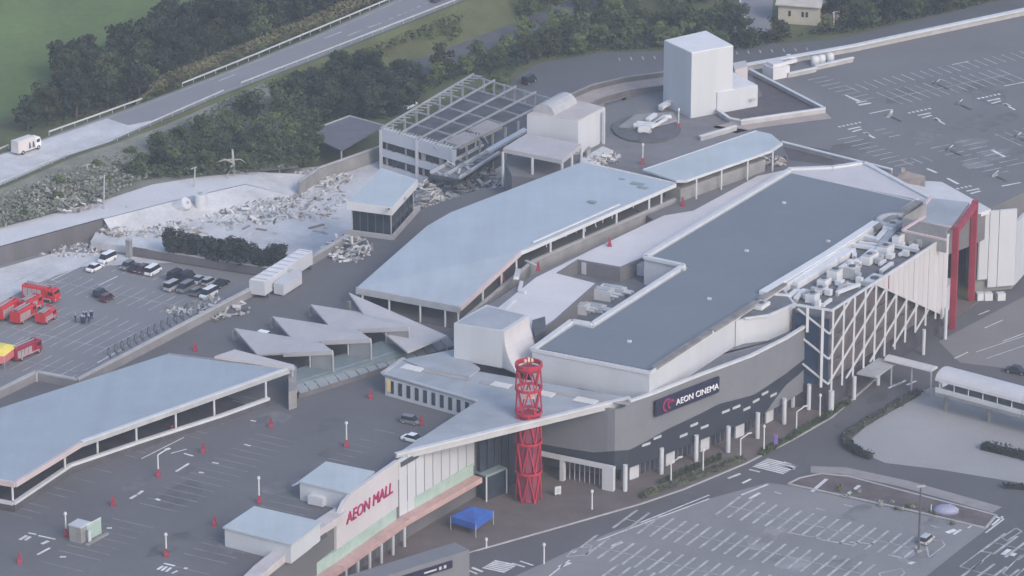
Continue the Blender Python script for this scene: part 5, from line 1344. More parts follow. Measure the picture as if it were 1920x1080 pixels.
for u, v, rz, L, Hh, m_, lb in ((78, 562, A_ANG + .06, 7.6, 3.0, fire_red, 'red fire engine parked crossways at the back, nearest the dust patch'),
                              (14, 592, BA + .1, 7.2, 2.9, fire_red, 'red fire engine at the left edge of the car park'),
                              (45, 600, BA + .05, 6.4, 2.8, fire_red, 'red fire engine with open gear, front one of the close pair'),
                              (58, 582, BA, 5.6, 2.7, fire_red, 'red fire engine with pale roof, back one of the close pair'),
                              (87, 602, BA + .1, 4.8, 2.2, fire_red, 'small red fire van standing right of the close pair'),
                              (48, 668, BA - .1, 7.4, 2.8, fire_dark, 'dark red fire bus beside the yellow awning')):
    p = P(u, v, .1); p.z = .1
    truck('fire_engine', lb, 'fire engine', p, rz, L, 2.3, Hh, 1.9, m_, m_, fire_kit, FG)
# yellow awning with red skirt at the left edge
aw_ = thing('awning_tent', 'yellow tent awning with a red skirt at the left edge', 'tent', P(10, 672, 0))
q = PL([(-30, 668), (0, 642), (34, 648), (8, 668)], 2.9)
MB().rings([[p_ for p_ in q], [sum(q, Vector()) / 4 + (p_ - sum(q, Vector()) / 4) * .3 + Z1 * .9 for p_ in q]]).build('yellow_roof', yellow, aw_)
MB().prism([p_ - Z1 * .02 for p_ in q], 1.4).build('red_skirt', pink, aw_)
for p_ in q: MB().tube(Vector((p_.x, p_.y, .06)), p_, .06).build('pole', grey_metal, aw_)

# white trailer and container on the deck beside the parapet
tr1 = thing('long_white_trailer', 'long white trailer parked tight along the deck parapet', 'trailer', P(525, 540, D))
q = PL([(467, 525), (496, 529), (586, 470), (563, 466)], D + 3.5)
MB().prism(q, D + .7).build('box', white, tr1)
MB().prism([sum(q, Vector()) / 4 + (p_ - sum(q, Vector()) / 4) * .97 + Z1 * .08 for p_ in q], D + 3.4).build('roof', M('roof_white2', (0.62, 0.62, 0.64), .6, .04), tr1)
for k in range(9):
    a, b = q[0].lerp(q[3], (k + .5) / 9), q[1].lerp(q[2], (k + .5) / 9)
    MB().beam(a + Z1 * .12, b + Z1 * .12, .25, .1).build('roof_rib', grey_metal, tr1)
for f in (.06, .35, .65, .94):
    for (a, b) in ((q[0], q[3]), (q[1], q[2])):
        c_ = a.lerp(b, f); MB().box(Vector((c_.x, c_.y, D - .02)), .5, .5, .8, B_ANG).build('leg', dark_metal, tr1)
tr2 = thing('white_container', 'short white rounded container beside the long trailer', 'container', P(540, 545, D))
q = PL([(513, 530), (531, 534), (566, 512), (563, 505), (549, 503)], D + 2.5)
MB().prism(q, D + .3).build('box', white, tr2)
MB().box(P(546, 510, D + 2.5), .9, .9, .5, B_ANG).build('roof_vent', grey_metal, tr2)
MB().prism([sum(q, Vector()) / 5 + (p_ - sum(q, Vector()) / 5) * .9 for p_ in lift(q, D + .32)], D - .02).build('skid', dark_metal, tr2)

# ================================================================ LAMPS AND RED BASES
def lamp(u, v, z, top, label, arm=False, base=True, pole=True, grp='lamp bases on the decks'):
    p = P(u, v, z)
    t = thing('deck_lamp', label, 'lamp', p, grp)
    if base:
        MB().rings([[p + Vector((r * math.cos(a), r * math.sin(a), h)) for a in [math.pi / 4 + math.pi / 2 * j for j in range(4)]] for r, h in ((.6, 0), (.55, .4), (.36, .7), (.32, 1.4))]).build('red_base', red_dull, t)
    if pole:
        hh = zat(p, top) - z
        MB().tube(p + Z1 * .5, p + Z1 * hh, .16, .12, n=8).build('pole', white_metal, t)
        if arm:
            d = Vector((1.0, .8, 0)) * 1.6
            MB().tube(p + Z1 * hh, p + Z1 * (hh + .6) + d, .1, n=6).build('arm', white_metal, t)
            MB().box(p + d + Z1 * (hh + .5), 1.0, .35, .18, .6).build('lamp_head', white_metal, t)
        else: MB().tube(p + Z1 * (hh - .05), p + Z1 * (hh + .35), .3, .22, n=10).build('lamp_head', white_metal, t)
    return t
for a in ((297, 893, D, 853, 'lamp with angled arm on a red base, middle of the left deck', True),
          (650, 838, D, 794, 'lamp on a red base nearest the slot-windowed pavilion'),
          (486, 943, D, 897, 'lamp on a red base left of the white boxes'),
          (124, 1005, D, 964, 'lamp on a red base beside the pale booth'),
          (312, 1043, D, 1003, 'lamp on a red base at the bottom edge of the left deck'),
          (1272, 243, UD, 206, 'lamp on a red base beside the round plant well'),
          (1205, 308, UD, 272, 'lamp on a red base at the start of the pale walkway canopy')): lamp(*a)
for u, v, z, lb in ((508, 801, D, 'short red base post on the deck below the folded canopies'), (381, 848, D, 'red base post left of the pavilion lamp, near the canopy'), (212, 948, D, 'red base post in the middle of the left deck, beyond the booth'), (37, 1056, D, 'red base post at the lower left corner of the deck'), (402, 985, D, 'faded red base post beside the lower white box'), (323, 815, D, 'red base post at the kerb of the left canopy'), (695, 747, D, 'thin red post by the corner of the slot-windowed pavilion'), (790, 797, D, 'dull red post beside the dark grey car'), (1143, 462, UD, 'red hydrant post on the pale screed beside the cinema roof'), (1280, 386, UD, 'red hydrant post near the pale walkway canopy'), (1009, 507, UD, 'dark red post by the broken pipes below the middle canopy'), (366, 658, D, 'dull red post behind the left canopy'), (943, 530, UD - 2, 'dark post behind the ramp wall of the middle canopy')):
    t = lamp(u, v, z, 0, lb, pole=False)
    p = P(u, v, z); MB().box(p + Z1 * 1.3, .34, .34, .45, .2).build('red_post', red_dull, t)
for u, v, lb in ((1756, 158, 'first dark lamp base in the far row of the upper deck'), (1798, 196, 'dark lamp base between the arrow marks of the upper deck'), (1780, 282, 'dark lamp base in the middle stall row of the upper deck'), (1908, 258, 'dark lamp base at the right edge of the upper deck'), (1668, 218, 'pale lamp base beside the bent line on the upper deck'), (1865, 330, 'pale rounded base near the lower stall row of the upper deck')):
    p = P(u, v, UD); t = thing('lamp_base', lb, 'lamp base', p, 'lamp bases on the far upper deck')
    MB().rings([[p + Vector((r * math.cos(a), r * math.sin(a), h)) for a in [math.pi / 4 + math.pi / 2 * j for j in range(4)]] for r, h in ((1.0, 0), (.95, .3), (.6, .45), (.5, .6))]).build('base', concrete_dark if lb[0] != 'p' else concrete, t)
    MB().tube(p + Z1 * .5, p + Z1 * 1.0 + CV * .9, .14).build('stub', grey_metal, t)
    MB().beam(p - DV * .2 + Z1 * .1, p + DV * 4.5 + Z1 * .1, .5, .25).build('kerb', concrete_dark, t)
# street lamps and posts along the cinema pavement
for i, (u, v, tp, arm) in enumerate(((1110, 960, 922, 0), (1258, 905, 868, 1), (1318, 888, 845, 0), (1388, 861, 823, 1), (1432, 848, 800, 0), (1493, 808, 772, 1), (1537, 785, 742, 0), (1020, 1062, 1022, 0), (912, 1032, 1012, 0))):
    lamp(u, v, .16, tp, ['slim post on the forecourt beside the red tower', 'curved lamp by the planting at the start of the cinema pavement', 'slim post between the first two pavement lamps', 'curved lamp opposite the middle of the cinema front', 'slim post beside the purple banner', 'curved lamp near the lattice corner', 'slim post right under the lattice corner', 'slim lamp post at the bottom edge by the crossing', 'short pale post left of the lower crossing'][i], bool(arm), base=False, grp='posts along the front pavement')
p = P(1722, 1035, 0); t = thing('tall_lamp', 'tall dark lamp pole beside the silver hatchback in the front car park', 'lamp', p)
MB().tube(p, p + Z1 * zat(p, 912), .22, .14, n=8).build('pole', M('pole_dark', (0.08, 0.085, 0.10), .6, .1), t)
MB().box(p - Z1 * .02, .9, .9, .5, .4).build('base', concrete, t)
MB().box(p + Z1 * (zat(p, 912) - .1), 1.6, .4, .25, .3).build('lamp_head', grey_metal, t)
p = P(1451, 840, .16); t = thing('banner', 'purple banner standing on the pavement before the cinema', 'banner', p)
MB().tube(p, p + Z1 * 2.8, .05).build('pole', grey_metal, t); MB().frame(p + Vector((.35, -.1, 1.7)), dirv(.5), dirv(.5 + math.pi / 2), Z1, .8, .06, 2.0).build('cloth', purple, t)
p = P(1046, 930, .2); t = thing('notice_board', 'small white standing notice board right of the red tower', 'sign', p)
MB().frame(p + Z1 * 1.1, dirv(.4), dirv(.4 + math.pi / 2), Z1, 1.2, .12, 1.5).build('board', white, t)
MB().frame(p + Z1 * 1.1 + dirv(.4 - math.pi / 2) * .08, dirv(.4), dirv(.4 + math.pi / 2), Z1, .6, .05, .8).build('print', grey_metal, t)
for s_ in (-.4, .4): MB().tube(p + dirv(.4) * s_, p + dirv(.4) * s_ + Z1 * .6, .05).build('leg', grey_metal, t)
# white cabinet and fence by the open lot
p = P(1768, 738, .05); t = thing('white_cabinet', 'white cabinet standing at the top corner of the open pale lot', 'cabinet', p)
MB().box(p, 1.3, 1.1, 2.3, .5).build('casing', white, t); MB().box(p + Z1 * 2.3, 1.45, 1.25, .12, .5).build('lid', white_metal, t); MB().box(p + dirv(.5) * .66 + Z1 * .4, .06, .8, 1.5, .5).build('door', grey_metal, t)
guard_rail([(1730, 738), (1798, 755)], 'low grey rail behind the white cabinet', .1, .6, 2.5, grey_metal, .15, .2)
guard_rail([(1823, 760), (1905, 785)], 'low grey rail along the top of the open pale lot', .1, .6, 2.5, grey_metal, .15, .2)
# blue tent and entrance clutter
bt_ = thing('blue_tent', 'blue tarpaulin tent in front of the entrance, left of the red tower', 'tent', P(880, 1000, 0))
q = PL([(845, 968), (880, 948), (925, 958), (892, 982)], 2.8); c_ = sum(q, Vector()) / 4 + Z1 * 1.3
MB().rings([q, [c_ + (p_ - c_) * .12 for p_ in lift(q, c_.z)]]).build('roof', blue_tarp, bt_)
MB().prism([p_ - Z1 * .02 for p_ in q], 1.6).build('skirt', blue_tarp, bt_)
for p_ in q: MB().tube(Vector((p_.x, p_.y, .15)), p_, .07).build('pole', grey_metal, bt_)
eb = thing('entrance_porch', 'small glazed entrance porch under the canopy, left of the red tower', 'porch', P(910, 925, 0))
q = PL([(878, 878), (920, 866), (950, 876), (912, 892)], 5.2)
MB().slab(q, .4).build('roof', M('porch_green', (0.22, 0.27, 0.28), .5, .1), eb)
ce = sum(q, Vector()) / 4
MB().prism([ce + (p_ - ce) * .85 for p_ in lift(q, 4.85)], .15).build('glazing', glass, eb)
for p_ in q: MB().tube(Vector((p_.x, p_.y, .15)), p_ - Z1 * .3, .15).build('post', white_metal, eb)
# pale booth with a green side on the left deck
bo = thing('deck_booth', 'pale booth with green glass screens beside a red lamp base', 'booth', P(152, 1005, D))
MB().box(P(150, 1012, D), 2.6, 2.4, 2.8, B_ANG).build('wall', concrete, bo)
MB().box(P(150, 1012, D) + Z1 * 2.8, 2.8, 2.6, .25, B_ANG).build('roof', white, bo)
MB().beam(P(163, 1014, D) + Z1 * 1.4, P(190, 1000, D) + Z1 * 1.4, .12, 2.8).build('screen', green_panel, bo)
MB().beam(P(163, 1014, D) + Z1 * 2.85, P(190, 1000, D) + Z1 * 2.85, .2, .15).build('screen_rail', white_metal, bo)
MB().tube(P(168, 1016, D), P(168, 1016, D) + Z1 * 2.2, .3).build('bollard', white, bo)
MB().beam(P(162, 1022, D + .1), P(202, 1000, D + .1), .6, .25).build('kerb', concrete, bo)

# ================================================================ PLANT WELL UNITS, PIPES, DEBRIS
WZ = D + .05
WL = ['white unit at the lower end of the plant well', 'white pipework unit second from the lower end of the plant well', 'tangled white unit in the middle of the plant well', 'broad white unit by the stair door of the plant well', 'white unit in the upper arm of the plant well', 'grey unit at the upper end of the plant well']
for i, (u, v, w, l, h) in enumerate(((1085, 592, 2, 4, 1.8), (1112, 588, 1.6, 5, 1.2), (1128, 566, 2.2, 4.4, 2.0), (1150, 556, 1.6, 5.0, 1.4), (1205, 520, 2.0, 3.4, 2.2), (1218, 515, 1.5, 4.0, 1.2))):
    p = P(u, v, WZ + 2); p.z = WZ
    t = thing('well_unit', WL[i], 'air unit', p, 'units in the plant well')
    MB().box(p, w, l, h, B_ANG + .1).build('casing', white_metal, t)
    MB().box(p + Z1 * h, w * .7, l * .7, .2, B_ANG + .1).build('lid', grey_metal, t)
    for s_ in (-1, 1):
        MB().tube(p + BV * s_ * w * .3 + AV * l * .5 + Z1 * h * .6, p + BV * s_ * w * .3 + AV * (l * .5 + 1.6) + Z1 * h * .6, .28).build('pipe', white_metal, t)
wf = MB().prism(PL([(1040, 515), (1085, 486), (1165, 500), (1205, 480), (1300, 500), (1113, 615), (1035, 615)], WZ + 2.6), D - .1).build('well_floor', M('plant_floor', (0.13, 0.135, 0.15), .9, .2, .3, 2.0), upper)
for o_ in [o for o in bpy.data.objects if o.name.startswith('well_unit')]: o_.location.z += 2.65
MB().frame(P(1095, 503, 16.1), AV, BV, Z1, 1.0, .2, 2.4).build('well_door', white, upper)
# broken pipes on the upper deck below the middle canopy
for i, (pts, r, lb) in enumerate((([(986, 488), (1008, 500)], .3, 'fallen white pipe under the eave of the middle canopy'), ([(972, 505), (968, 530)], .5, 'bent white sheet hanging beside the middle canopy'), ([(978, 527), (974, 545), (985, 548)], .35, 'twisted white strip on the upper deck'), ([(965, 560), (948, 580)], .3, 'long pale plank lying on the upper deck'))):
    w = PL(pts, UD + .3); t = thing('broken_pipe', lb, 'debris', w[0], 'broken pipes below the middle canopy')
    for a, b in zip(w, w[1:]): MB().beam(a - Z1 * .1, b + Z1 * .9 * (i == 1), r * 2, r).build('piece', white_metal, t)

def debris_pile(label, u, v, z, ru, rv, n, hmax, size=(.5, 2.6), mix=(5, 3, 2, 1.2, 1)):
    """heap of broken slabs, tubes and sheets that nobody could count"""
    o_ = P(u, v, z); parts = {}
    for k in range(n):
        a, r = random.uniform(0, 6.283), math.sqrt(random.random())
        p = P(u + ru * r * math.cos(a), v + rv * r * math.sin(a), z)
        hh = hmax * (1 - r) * random.random()
        d = Vector((wave(), wave(), wave(.45))).normalized(); s = d.orthogonal().normalized(); up_ = d.cross(s)
        m_ = random.choices(range(5), mix)[0]
        mb = parts.setdefault(m_, MB())
        L = random.uniform(*size)
        mb.frame(p + Z1 * (hh + .15), d, s, up_, L, random.uniform(.15, .7), random.uniform(.06, .35))
    t = thing('debris_pile', label, 'debris', o_)
    t['kind'] = 'stuff'
    for k, mb in parts.items(): mb.build(['pale_rubble', 'concrete_rubble', 'metal_scrap', 'brown_scrap', 'dark_scrap'][k], debris_mats[k], t)['kind'] = 'stuff'
for a in (('tangle of white tubes piled below the stair tower', 650, 470, D, 48, 24, 120, 2.2),
          ('rubble heap under the broken wing', 850, 350, 1.5, 60, 26, 330, 4.5),
          ('rubble spilling beside the stair tower', 800, 392, D - 3, 26, 26, 160, 6),
          ('rubble strewn below the white stair house', 905, 345, 2, 36, 26, 220, 4),
          ('pile of broken timber round the dead tree', 445, 345, 1.5, 34, 18, 220, 3),
          ('scattered wreckage in the middle of the yard', 480, 395, 1.5, 95, 26, 90, .5),
          ('wreckage along the lane edge by the pole', 225, 405, 2.5, 34, 10, 90, 1.5),
          ('broken blocks at the foot of the retaining wall', 100, 455, 0, 26, 14, 110, 2.5),
          ('wreckage at the corner of the yard by the hedge', 215, 435, 1.5, 28, 10, 80, 1.2),
          ('scrap lying along the parapet beside the trailer', 410, 580, D, 60, 22, 60, .6),
          ('white scrap behind the parapet at the left lot', 335, 585, 0, 26, 10, 22, .3),
          ('fallen sheets at the right end of the pale walkway canopy', 1445, 305, UD, 34, 9, 60, 1.2),
          ('fallen sheets beside the white stair house', 1130, 300, UD, 32, 10, 70, 1.0),
          ('dumped rubbish on the rough bank', 110, 370, 4.6, 90, 28, 150, .8)): debris_pile(*a)
for a in (('fine pale litter across the left of the demolition yard', 300, 430, 1.5, 80, 16, 200, .3, (.2, 1.0), (6, 3, 1, .2, .1)), ('fine pale litter across the middle of the demolition yard', 430, 385, 1.5, 125, 40, 380, .35, (.2, 1.2), (6, 3, 1, .2, .1)), ('fine pale litter across the right of the demolition yard', 560, 375, 1.5, 90, 40, 280, .35, (.2, 1.3), (6, 3, 1, .3, .1)), ('dense wreckage packed round the foot of the stair tower', 800, 385, D - 5, 34, 30, 300, 6.5, (.3, 2.2)), ('dust and chips along the back of the yard', 600, 335, 1.5, 60, 14, 180, .8, (.3, 2.0)), ('pale chips at the foot of the retaining wall', 130, 470, 0, 70, 14, 160, .3, (.2, .9))): debris_pile(*a)
PLANK = 'loose pale plank lying in the demolition yard'
for k in range(46):
    u, v = random.uniform(290, 640), random.uniform(345, 452)
    if not inpoly((u, v), [(200, 440), (330, 380), (480, 330), (640, 330), (655, 420), (560, 450), (300, 440)]): continue
    p = P(u, v, YZ + .12); a = random.uniform(0, 3.14)
    pm = MB().frame(p, dirv(a), dirv(a + 1.57), Z1, random.uniform(1.2, 4.5), random.uniform(.25, .9), .2)
    tag(pm.build('plank', random.choice(debris_mats[:4])), PLANK, 'plank', 'loose planks in the demolition yard')
# bent pipe rack between the lot and the parapet (tubular arches)
for i in range(13):
    p = P(205 + i * 12.4, 668 - i * 6.4, 0); t = thing('cycle_arch', 'bent dark cycle rack arch beside the left parapet', 'cycle rack', p, 'arches of the cycle rack along the left parapet')
    d = dirv(B_ANG + .9); arc_ = [p + d * (1.1 * math.cos(math.pi * j / 8)) + Z1 * (1.7 * math.sin(math.pi * j / 8) + .05) for j in range(9)]
    mb = MB()
    for a, b in zip(arc_, arc_[1:]): mb.tube(a, b, .1, n=6)
    mb.build('hoop', M('hoop_grey', (0.14, 0.145, 0.155), .6, .15), t)
    MB().box(p - Z1 * .02, 2.6, .4, .14, B_ANG + .9).build('foot', concrete_dark, t)

# tanks in the yard
def tank(u, v, rx, rz_, label, tilt):
    p = P(u, v, YZ); t = thing('water_tank', label, 'tank', p)
    ax = (dirv(A_ANG) * math.cos(tilt) + Z1 * math.sin(tilt)).normalized(); s = ax.orthogonal().normalized(); y = ax.cross(s)
    c_ = p + Z1 * (1.9 if tilt < 1 else 2.4)
    prof = [(-1.95, .9), (-1.8, 1.3), (-1.5, 1.45), (1.5, 1.45), (1.8, 1.3), (1.95, .9)] if tilt < 1 else [(-1.6, 1.2), (-1.5, 1.35), (1.5, 1.35), (1.62, 1.2)]
    MB().rings([[c_ + ax * x + s * (r * math.cos(a)) + y * (r * math.sin(a)) for a in [2 * math.pi * j / 16 for j in range(16)]] for x, r in prof]).build('shell', M('tank_white', (0.55, 0.56, 0.58), .45, .04), t)
    for s_ in (-1, 1):
        for r_ in (-1, 1): MB().tube(p + AV * s_ * .9 + BV * r_ * .8 - Z1 * .02, p + AV * s_ * .9 + BV * r_ * .8 + Z1 * .8, .14).build('leg', grey_metal, t)
    MB().tube(c_ + ax * 1.8, c_ + ax * 2.1, .35, n=10).build('cap', grey_metal, t)
tank(340, 402, 0, 0, 'tilted white tank lying on its cradle in the yard', .55)
tank(377, 398, 0, 0, 'upright white tank standing on legs beside the tilted one', 1.5707)
# poles
for u, v, tp, lb, m_ in ((363, 372, 313, 'thin pale pole behind the upright tank', bare_wood), (194, 412, 328, 'leaning thin pole at the edge of the concrete lane', grey_metal), (162, 350, 308, 'short pale pole on the rough bank', bare_wood), (612, 268, 236, 'white bent post among the dark trees', white_metal), (525, 335, 310, 'white stub post at the back of the yard', white_metal), (1563, 52, 22, 'white post beside the cream house', white_metal)):
    p = P(u, v, YZ if v > 320 else 0); t = thing('pole', lb, 'pole', p)
    hh = max(2, zat(p, tp) - p.z)
    MB().tube(p - Z1 * .1, p + Z1 * hh + Vector((wave(.5), 0, 0)), .2, .13).build('shaft', m_, t)
    MB().beam(p + Z1 * hh * .93 + Vector((-.5, 0, 0)), p + Z1 * hh * .96 + Vector((.9, .3, .2)), .12, .12).build('crossarm', m_, t)
# dead tree
p = P(440, 345, YZ); t = thing('dead_tree', 'pale bare broken tree standing in the demolition yard', 'tree', p)
MB().tube(p - Z1 * .2, p + Vector((-.3, 0, 7.8)), .55, .2).build('trunk', bare_wood, t)
for k in range(9):
    a = random.uniform(0, 6.28); z = random.uniform(2.2, 5.6); q = p + Vector((-.1, 0, z))
    e = q + dirv(a) * random.uniform(1.4, 3.2) + Z1 * wave(1.2)
    MB().tube(q, e, .22, .1, n=6).build('branch', bare_wood, t); MB().tube(e, e + dirv(a + wave(1)) * 1.2 - Z1 * random.random(), .1, .05, n=5).build('branch', bare_wood, t)
# garden wall rails at the left of the stripped building
rl_ = thing('rear_wall', 'long pale low wall with rail running to the stripped building', 'wall', P(660, 310, 2))
for a, b in (((600, 318), (714, 278)), ((560, 345), (600, 318))):
    a, b = P(*a, 4.2), P(*b, 4.2)
    MB().beam(a - Z1 * 1.2, b - Z1 * 1.2, .4, 2.8).build('wall', concrete, rl_); MB().beam(a + Z1 * .5, b + Z1 * .5, .45, .35).build('rail', kerb, rl_)
rl_ = thing('lean_to_roof', 'dull purple-grey lean-to roof among the dark trees', 'shed', P(650, 260, 1))
q = PL([(570, 250), (655, 218), (720, 236), (640, 282)], 4.5); MB().slab(q, .3).build('roof', M('lean_roof', (0.12, 0.115, 0.135), .8, .12), rl_)
for p_ in q: MB().tube(Vector((p_.x, p_.y, 0)), p_ - Z1 * .2, .2).build('post', grey_metal, rl_)
for a, b in ((q[0], q[1]), (q[1], q[2])): MB().beam(a + Z1 * .1, b + Z1 * .1, .3, .25).build('edge_trim', grey_metal, rl_)

# cream house at the top right
ho = thing('cream_house', 'cream gabled house behind the trees at the top right', 'house', P(1500, 50, 0))
ha = math.radians(-14); hx, hy = dirv(ha), dirv(ha + math.pi / 2); hc = P(1497, 46, 0) + hy * 4
MB().frame(hc + Z1 * 2.6, hx, hy, Z1, 10, 8, 5.2).build('wall', cream, ho)
g0_, g1_ = hc - hx * 5.5, hc + hx * 5.5
for s_ in (-1, 1):
    MB().slab([hc - hx * 5.6 + hy * s_ * 4.9 + Z1 * 4.9, hc + hx * 5.6 + hy * s_ * 4.9 + Z1 * 4.9, hc + hx * 5.6 + Z1 * 7.6, hc - hx * 5.6 + Z1 * 7.6], .25).build('roof', M('roof_cream', (0.40, 0.385, 0.35), .8, .1), ho)
for s_ in (-1, 1): MB().rings([[hc + hx * s_ * (4.9 + e) + hy * y + Z1 * z for y, z in ((-3.95, 5.1), (3.95, 5.1), (0, 7.3))] for e in (0, .12)]).build('gable', cream, ho)
for x in (-2.2, 1.0, 2.0): MB().frame(hc + hx * x - hy * 4.03 + Z1 * 2.6, hx, hy, Z1, .6, .1, 1.3).build('window', glass, ho)
MB().frame(hc + hx * 6.5 + hy * 3 + Z1 * 2, hx, hy, Z1, 4, 5, 4).build('side_wing', cream, ho)
# ================================================================ VEGETATION
def leaf_cloud(mb, c, r, n, size, flat=.75):
    for _ in range(n):
        d = Vector((random.gauss(0, 1), random.gauss(0, 1), random.gauss(0, 1)))
        if d.length < .01: continue
        d.normalize(); rr = r * (random.random() ** .35)
        p = c + Vector((d.x * rr, d.y * rr, d.z * rr * flat))
        nrm = (d + Vector((wave(.7), wave(.7), wave(.7) + .3))).normalized()
        a = nrm.orthogonal().normalized(); b = nrm.cross(a); th = random.uniform(0, 6.28)
        a, b = a * math.cos(th) + b * math.sin(th), b * math.cos(th) - a * math.sin(th)
        s = size * random.uniform(.6, 1.4)
        mb.poly([p - a * s - b * s * .3, p + b * s * .55, p + a * s - b * s * .2, p - b * s * .75])
def tree_proto(seed, mat, h, rad, leaf=.34, n=26):
    random.seed(seed)
    t = thing('tree', 'x', 'tree')
    tk = MB(); lean = Vector((wave(.4), wave(.4), 0))
    tk.tube((0, 0, -.2), lean * .5 + Z1 * h * .45, .30, .18, n=7)
    cr = MB()
    lobes = []
    for k in range(n):
        a = random.uniform(0, 6.28); zz = random.random()
        rr = rad * (1 - .65 * abs(zz - .35)) * random.uniform(.25, 1.0)
        lobes.append(lean + Vector((rr * math.cos(a), rr * math.sin(a), h * (.30 + .62 * zz))))
    for c in lobes[:9]: tk.tube(lean * .5 + Z1 * h * random.uniform(.25, .45), c, .11, .04, n=5)
    tk.build('trunk', bark, t)
    for c in lobes: leaf_cloud(cr, c, rad * random.uniform(.30, .50), 46, leaf)
    cr.build('crown', mat, t)
    return t
tp_mid = [tree_proto(11 + i, leaf_mid, 7.5, 3.0) for i in range(3)]
tp_dark = [tree_proto(31 + i, leaf_dark, 8.0, 3.1) for i in range(3)]
tp_light = [tree_proto(51 + i, leaf_light, 5.0, 2.6, .30, 20) for i in range(2)]
random.seed(99)
def sample(poly, gap, z, tries=4000):
    pts = []; us = [p[0] for p in poly]; vs = [p[1] for p in poly]
    for _ in range(tries):
        u, v = random.uniform(min(us), max(us)), random.uniform(min(vs), max(vs))
        if not inpoly((u, v), poly): continue
        p = P(u, v, z)
        if all((p - q).length > gap for q in pts): pts.append(p)
    return pts
WOODS = [
    ([(40, 250), (110, 235), (290, 188), (330, 150), (480, 92), (620, 34), (720, 4), (820, -40), (640, -60), (480, 20), (330, 40), (250, 100), (130, 130), (70, 200)], 5.6, 0, tp_dark + tp_mid[:1], 'dark green tree in the wood between the field and the highway', 'trees between the field and the highway', (.85, 1.25)),
    ([(255, 338), (290, 290), (350, 262), (440, 220), (520, 205), (585, 245), (600, 300), (560, 318), (470, 322), (340, 338), (270, 345)], 5.0, 3.2, tp_mid + tp_dark[:1] + tp_light[:1], 'leafy tree in the wood between the highway and the demolition yard', 'trees between the highway and the yard', (.6, .95)),
    ([(540, 205), (575, 170), (640, 150), (700, 150), (790, 175), (760, 215), (720, 225), (640, 225), (570, 240)], 5.0, 0, tp_dark, 'dark tree beside the lean-to left of the stripped building', 'dark trees left of the stripped building', (.8, 1.15)),
    ([(770, 185), (830, 140), (900, 112), (960, 85), (1060, 45), (1180, 30), (1300, 40), (1260, 90), (1130, 98), (1010, 112), (940, 145), (880, 140)], 5.4, 0, tp_mid + tp_light + tp_light, 'tree in the belt behind the stripped building and rear lot', 'trees in the belt behind the rear lot', (.75, 1.1)),
    ([(1250, 92), (1250, 40), (1360, 20), (1380, 60), (1470, 70), (1580, 66), (1800, 20), (1960, -20), (1960, -60), (1600, -10), (1540, 60), (1400, 95)], 6.0, 0, tp_dark[:1] + tp_mid[:2] + tp_light, 'tree in the belt behind the far parapet at the top right', 'trees in the belt behind the far parapet', (.7, 1.05)),
    ([(980, 40), (1100, -10), (1250, -30), (1380, -30), (1370, 10), (1240, 25), (1080, 30)], 6.5, 0, tp_mid, 'tree at the top edge beyond the side lane', 'trees at the top edge beyond the side lane', (.8, 1.1)),
]
for poly, gap, z, pr, lb, gr, sc_ in WOODS:
    for p in sample(poly, gap, z):
        s = random.uniform(*sc_)
        clone(random.choice(pr), p, random.uniform(0, 6.28), lb, gr, (s, s, s * random.uniform(.8, 1.1)))
BUSH = [
    ([(430, 180), (560, 128), (720, 70), (880, 10), (960, -20), (1010, 10), (860, 70), (740, 110), (620, 175), (540, 190)], 4.0, .3, tp_light, 'pale green bush on the bank between highway and side lane', 'bushes between the highway and the side lane', (.5, .8)),
    ([(250, 200), (300, 172), (420, 125), (560, 70), (640, 40), (600, 60), (430, 140), (300, 192)], 5.0, 3.5, tp_light, 'low yellow-green bush on the field side of the highway', 'bushes on the field side of the highway', (.4, .65)),
    ([(880, 190), (940, 150), (960, 160), (890, 205)], 4.5, 0, tp_light, 'light bush beside the back corner of the stripped building', 'bushes behind the stripped building', (.6, .8)),
    ([(10, 400), (70, 340), (180, 300), (260, 280), (240, 330), (120, 380), (20, 420)], 9.0, 4.8, tp_light, 'scrubby bush on the rough bank above the concrete lane', 'bushes on the rough bank', (.3, .5)),
]
for poly, gap, z, pr, lb, gr, sc_ in BUSH:
    for p in sample(poly, gap, z, 1500):
        s = random.uniform(*sc_); clone(random.choice(pr), p, random.uniform(0, 6.28), lb, gr, (s * 1.2, s * 1.2, s * .8))['category'] = 'bush'
for t in tp_mid + tp_dark + tp_light: discard(t)

# ground cover that nobody could count
def cover(name, label, poly, z, n, mat, size, hmax):
    mb = MB(); us = [p[0] for p in poly]; vs = [p[1] for p in poly]; k = 0
    while k < n:
        u, v = random.uniform(min(us), max(us)), random.uniform(min(vs), max(vs))
        if not inpoly((u, v), poly): continue
        k += 1
        p = P(u, v, z) + Z1 * random.uniform(.05, hmax)
        nrm = Vector((wave(), wave(), 1.0)).normalized(); a = nrm.orthogonal().normalized(); b = nrm.cross(a); th = random.uniform(0, 6.28)
        a, b = a * math.cos(th) + b * math.sin(th), b * math.cos(th) - a * math.sin(th); s = size * random.uniform(.5, 1.5)
        mb.poly([p - a * s, p + b * s * .5, p + a * s, p - b * s * .6])
    return stuff(mb.build(name, mat), label, 'ground cover')
for poly, gap, z, pr, lb, gr, sc_ in WOODS[:5]:
    cover('undergrowth', 'low undergrowth under the ' + gr, poly, z, 7000, leaf_dark if z == 0 else leaf_mid, .42, 1.6)
cover('scrub', 'dry scrub on the bank between the highway and side lane', BUSH[0][0], .2, 9000, leaf_light, .5, 1.3)
cover('verge', 'yellow-green scrub on the verge beside the far guard rail', [(250, 205), (300, 168), (420, 118), (600, 48), (740, -10), (760, -40), (600, 30), (430, 100), (300, 150)], 4.0, 8000, dry_brush, .34, 1.3)
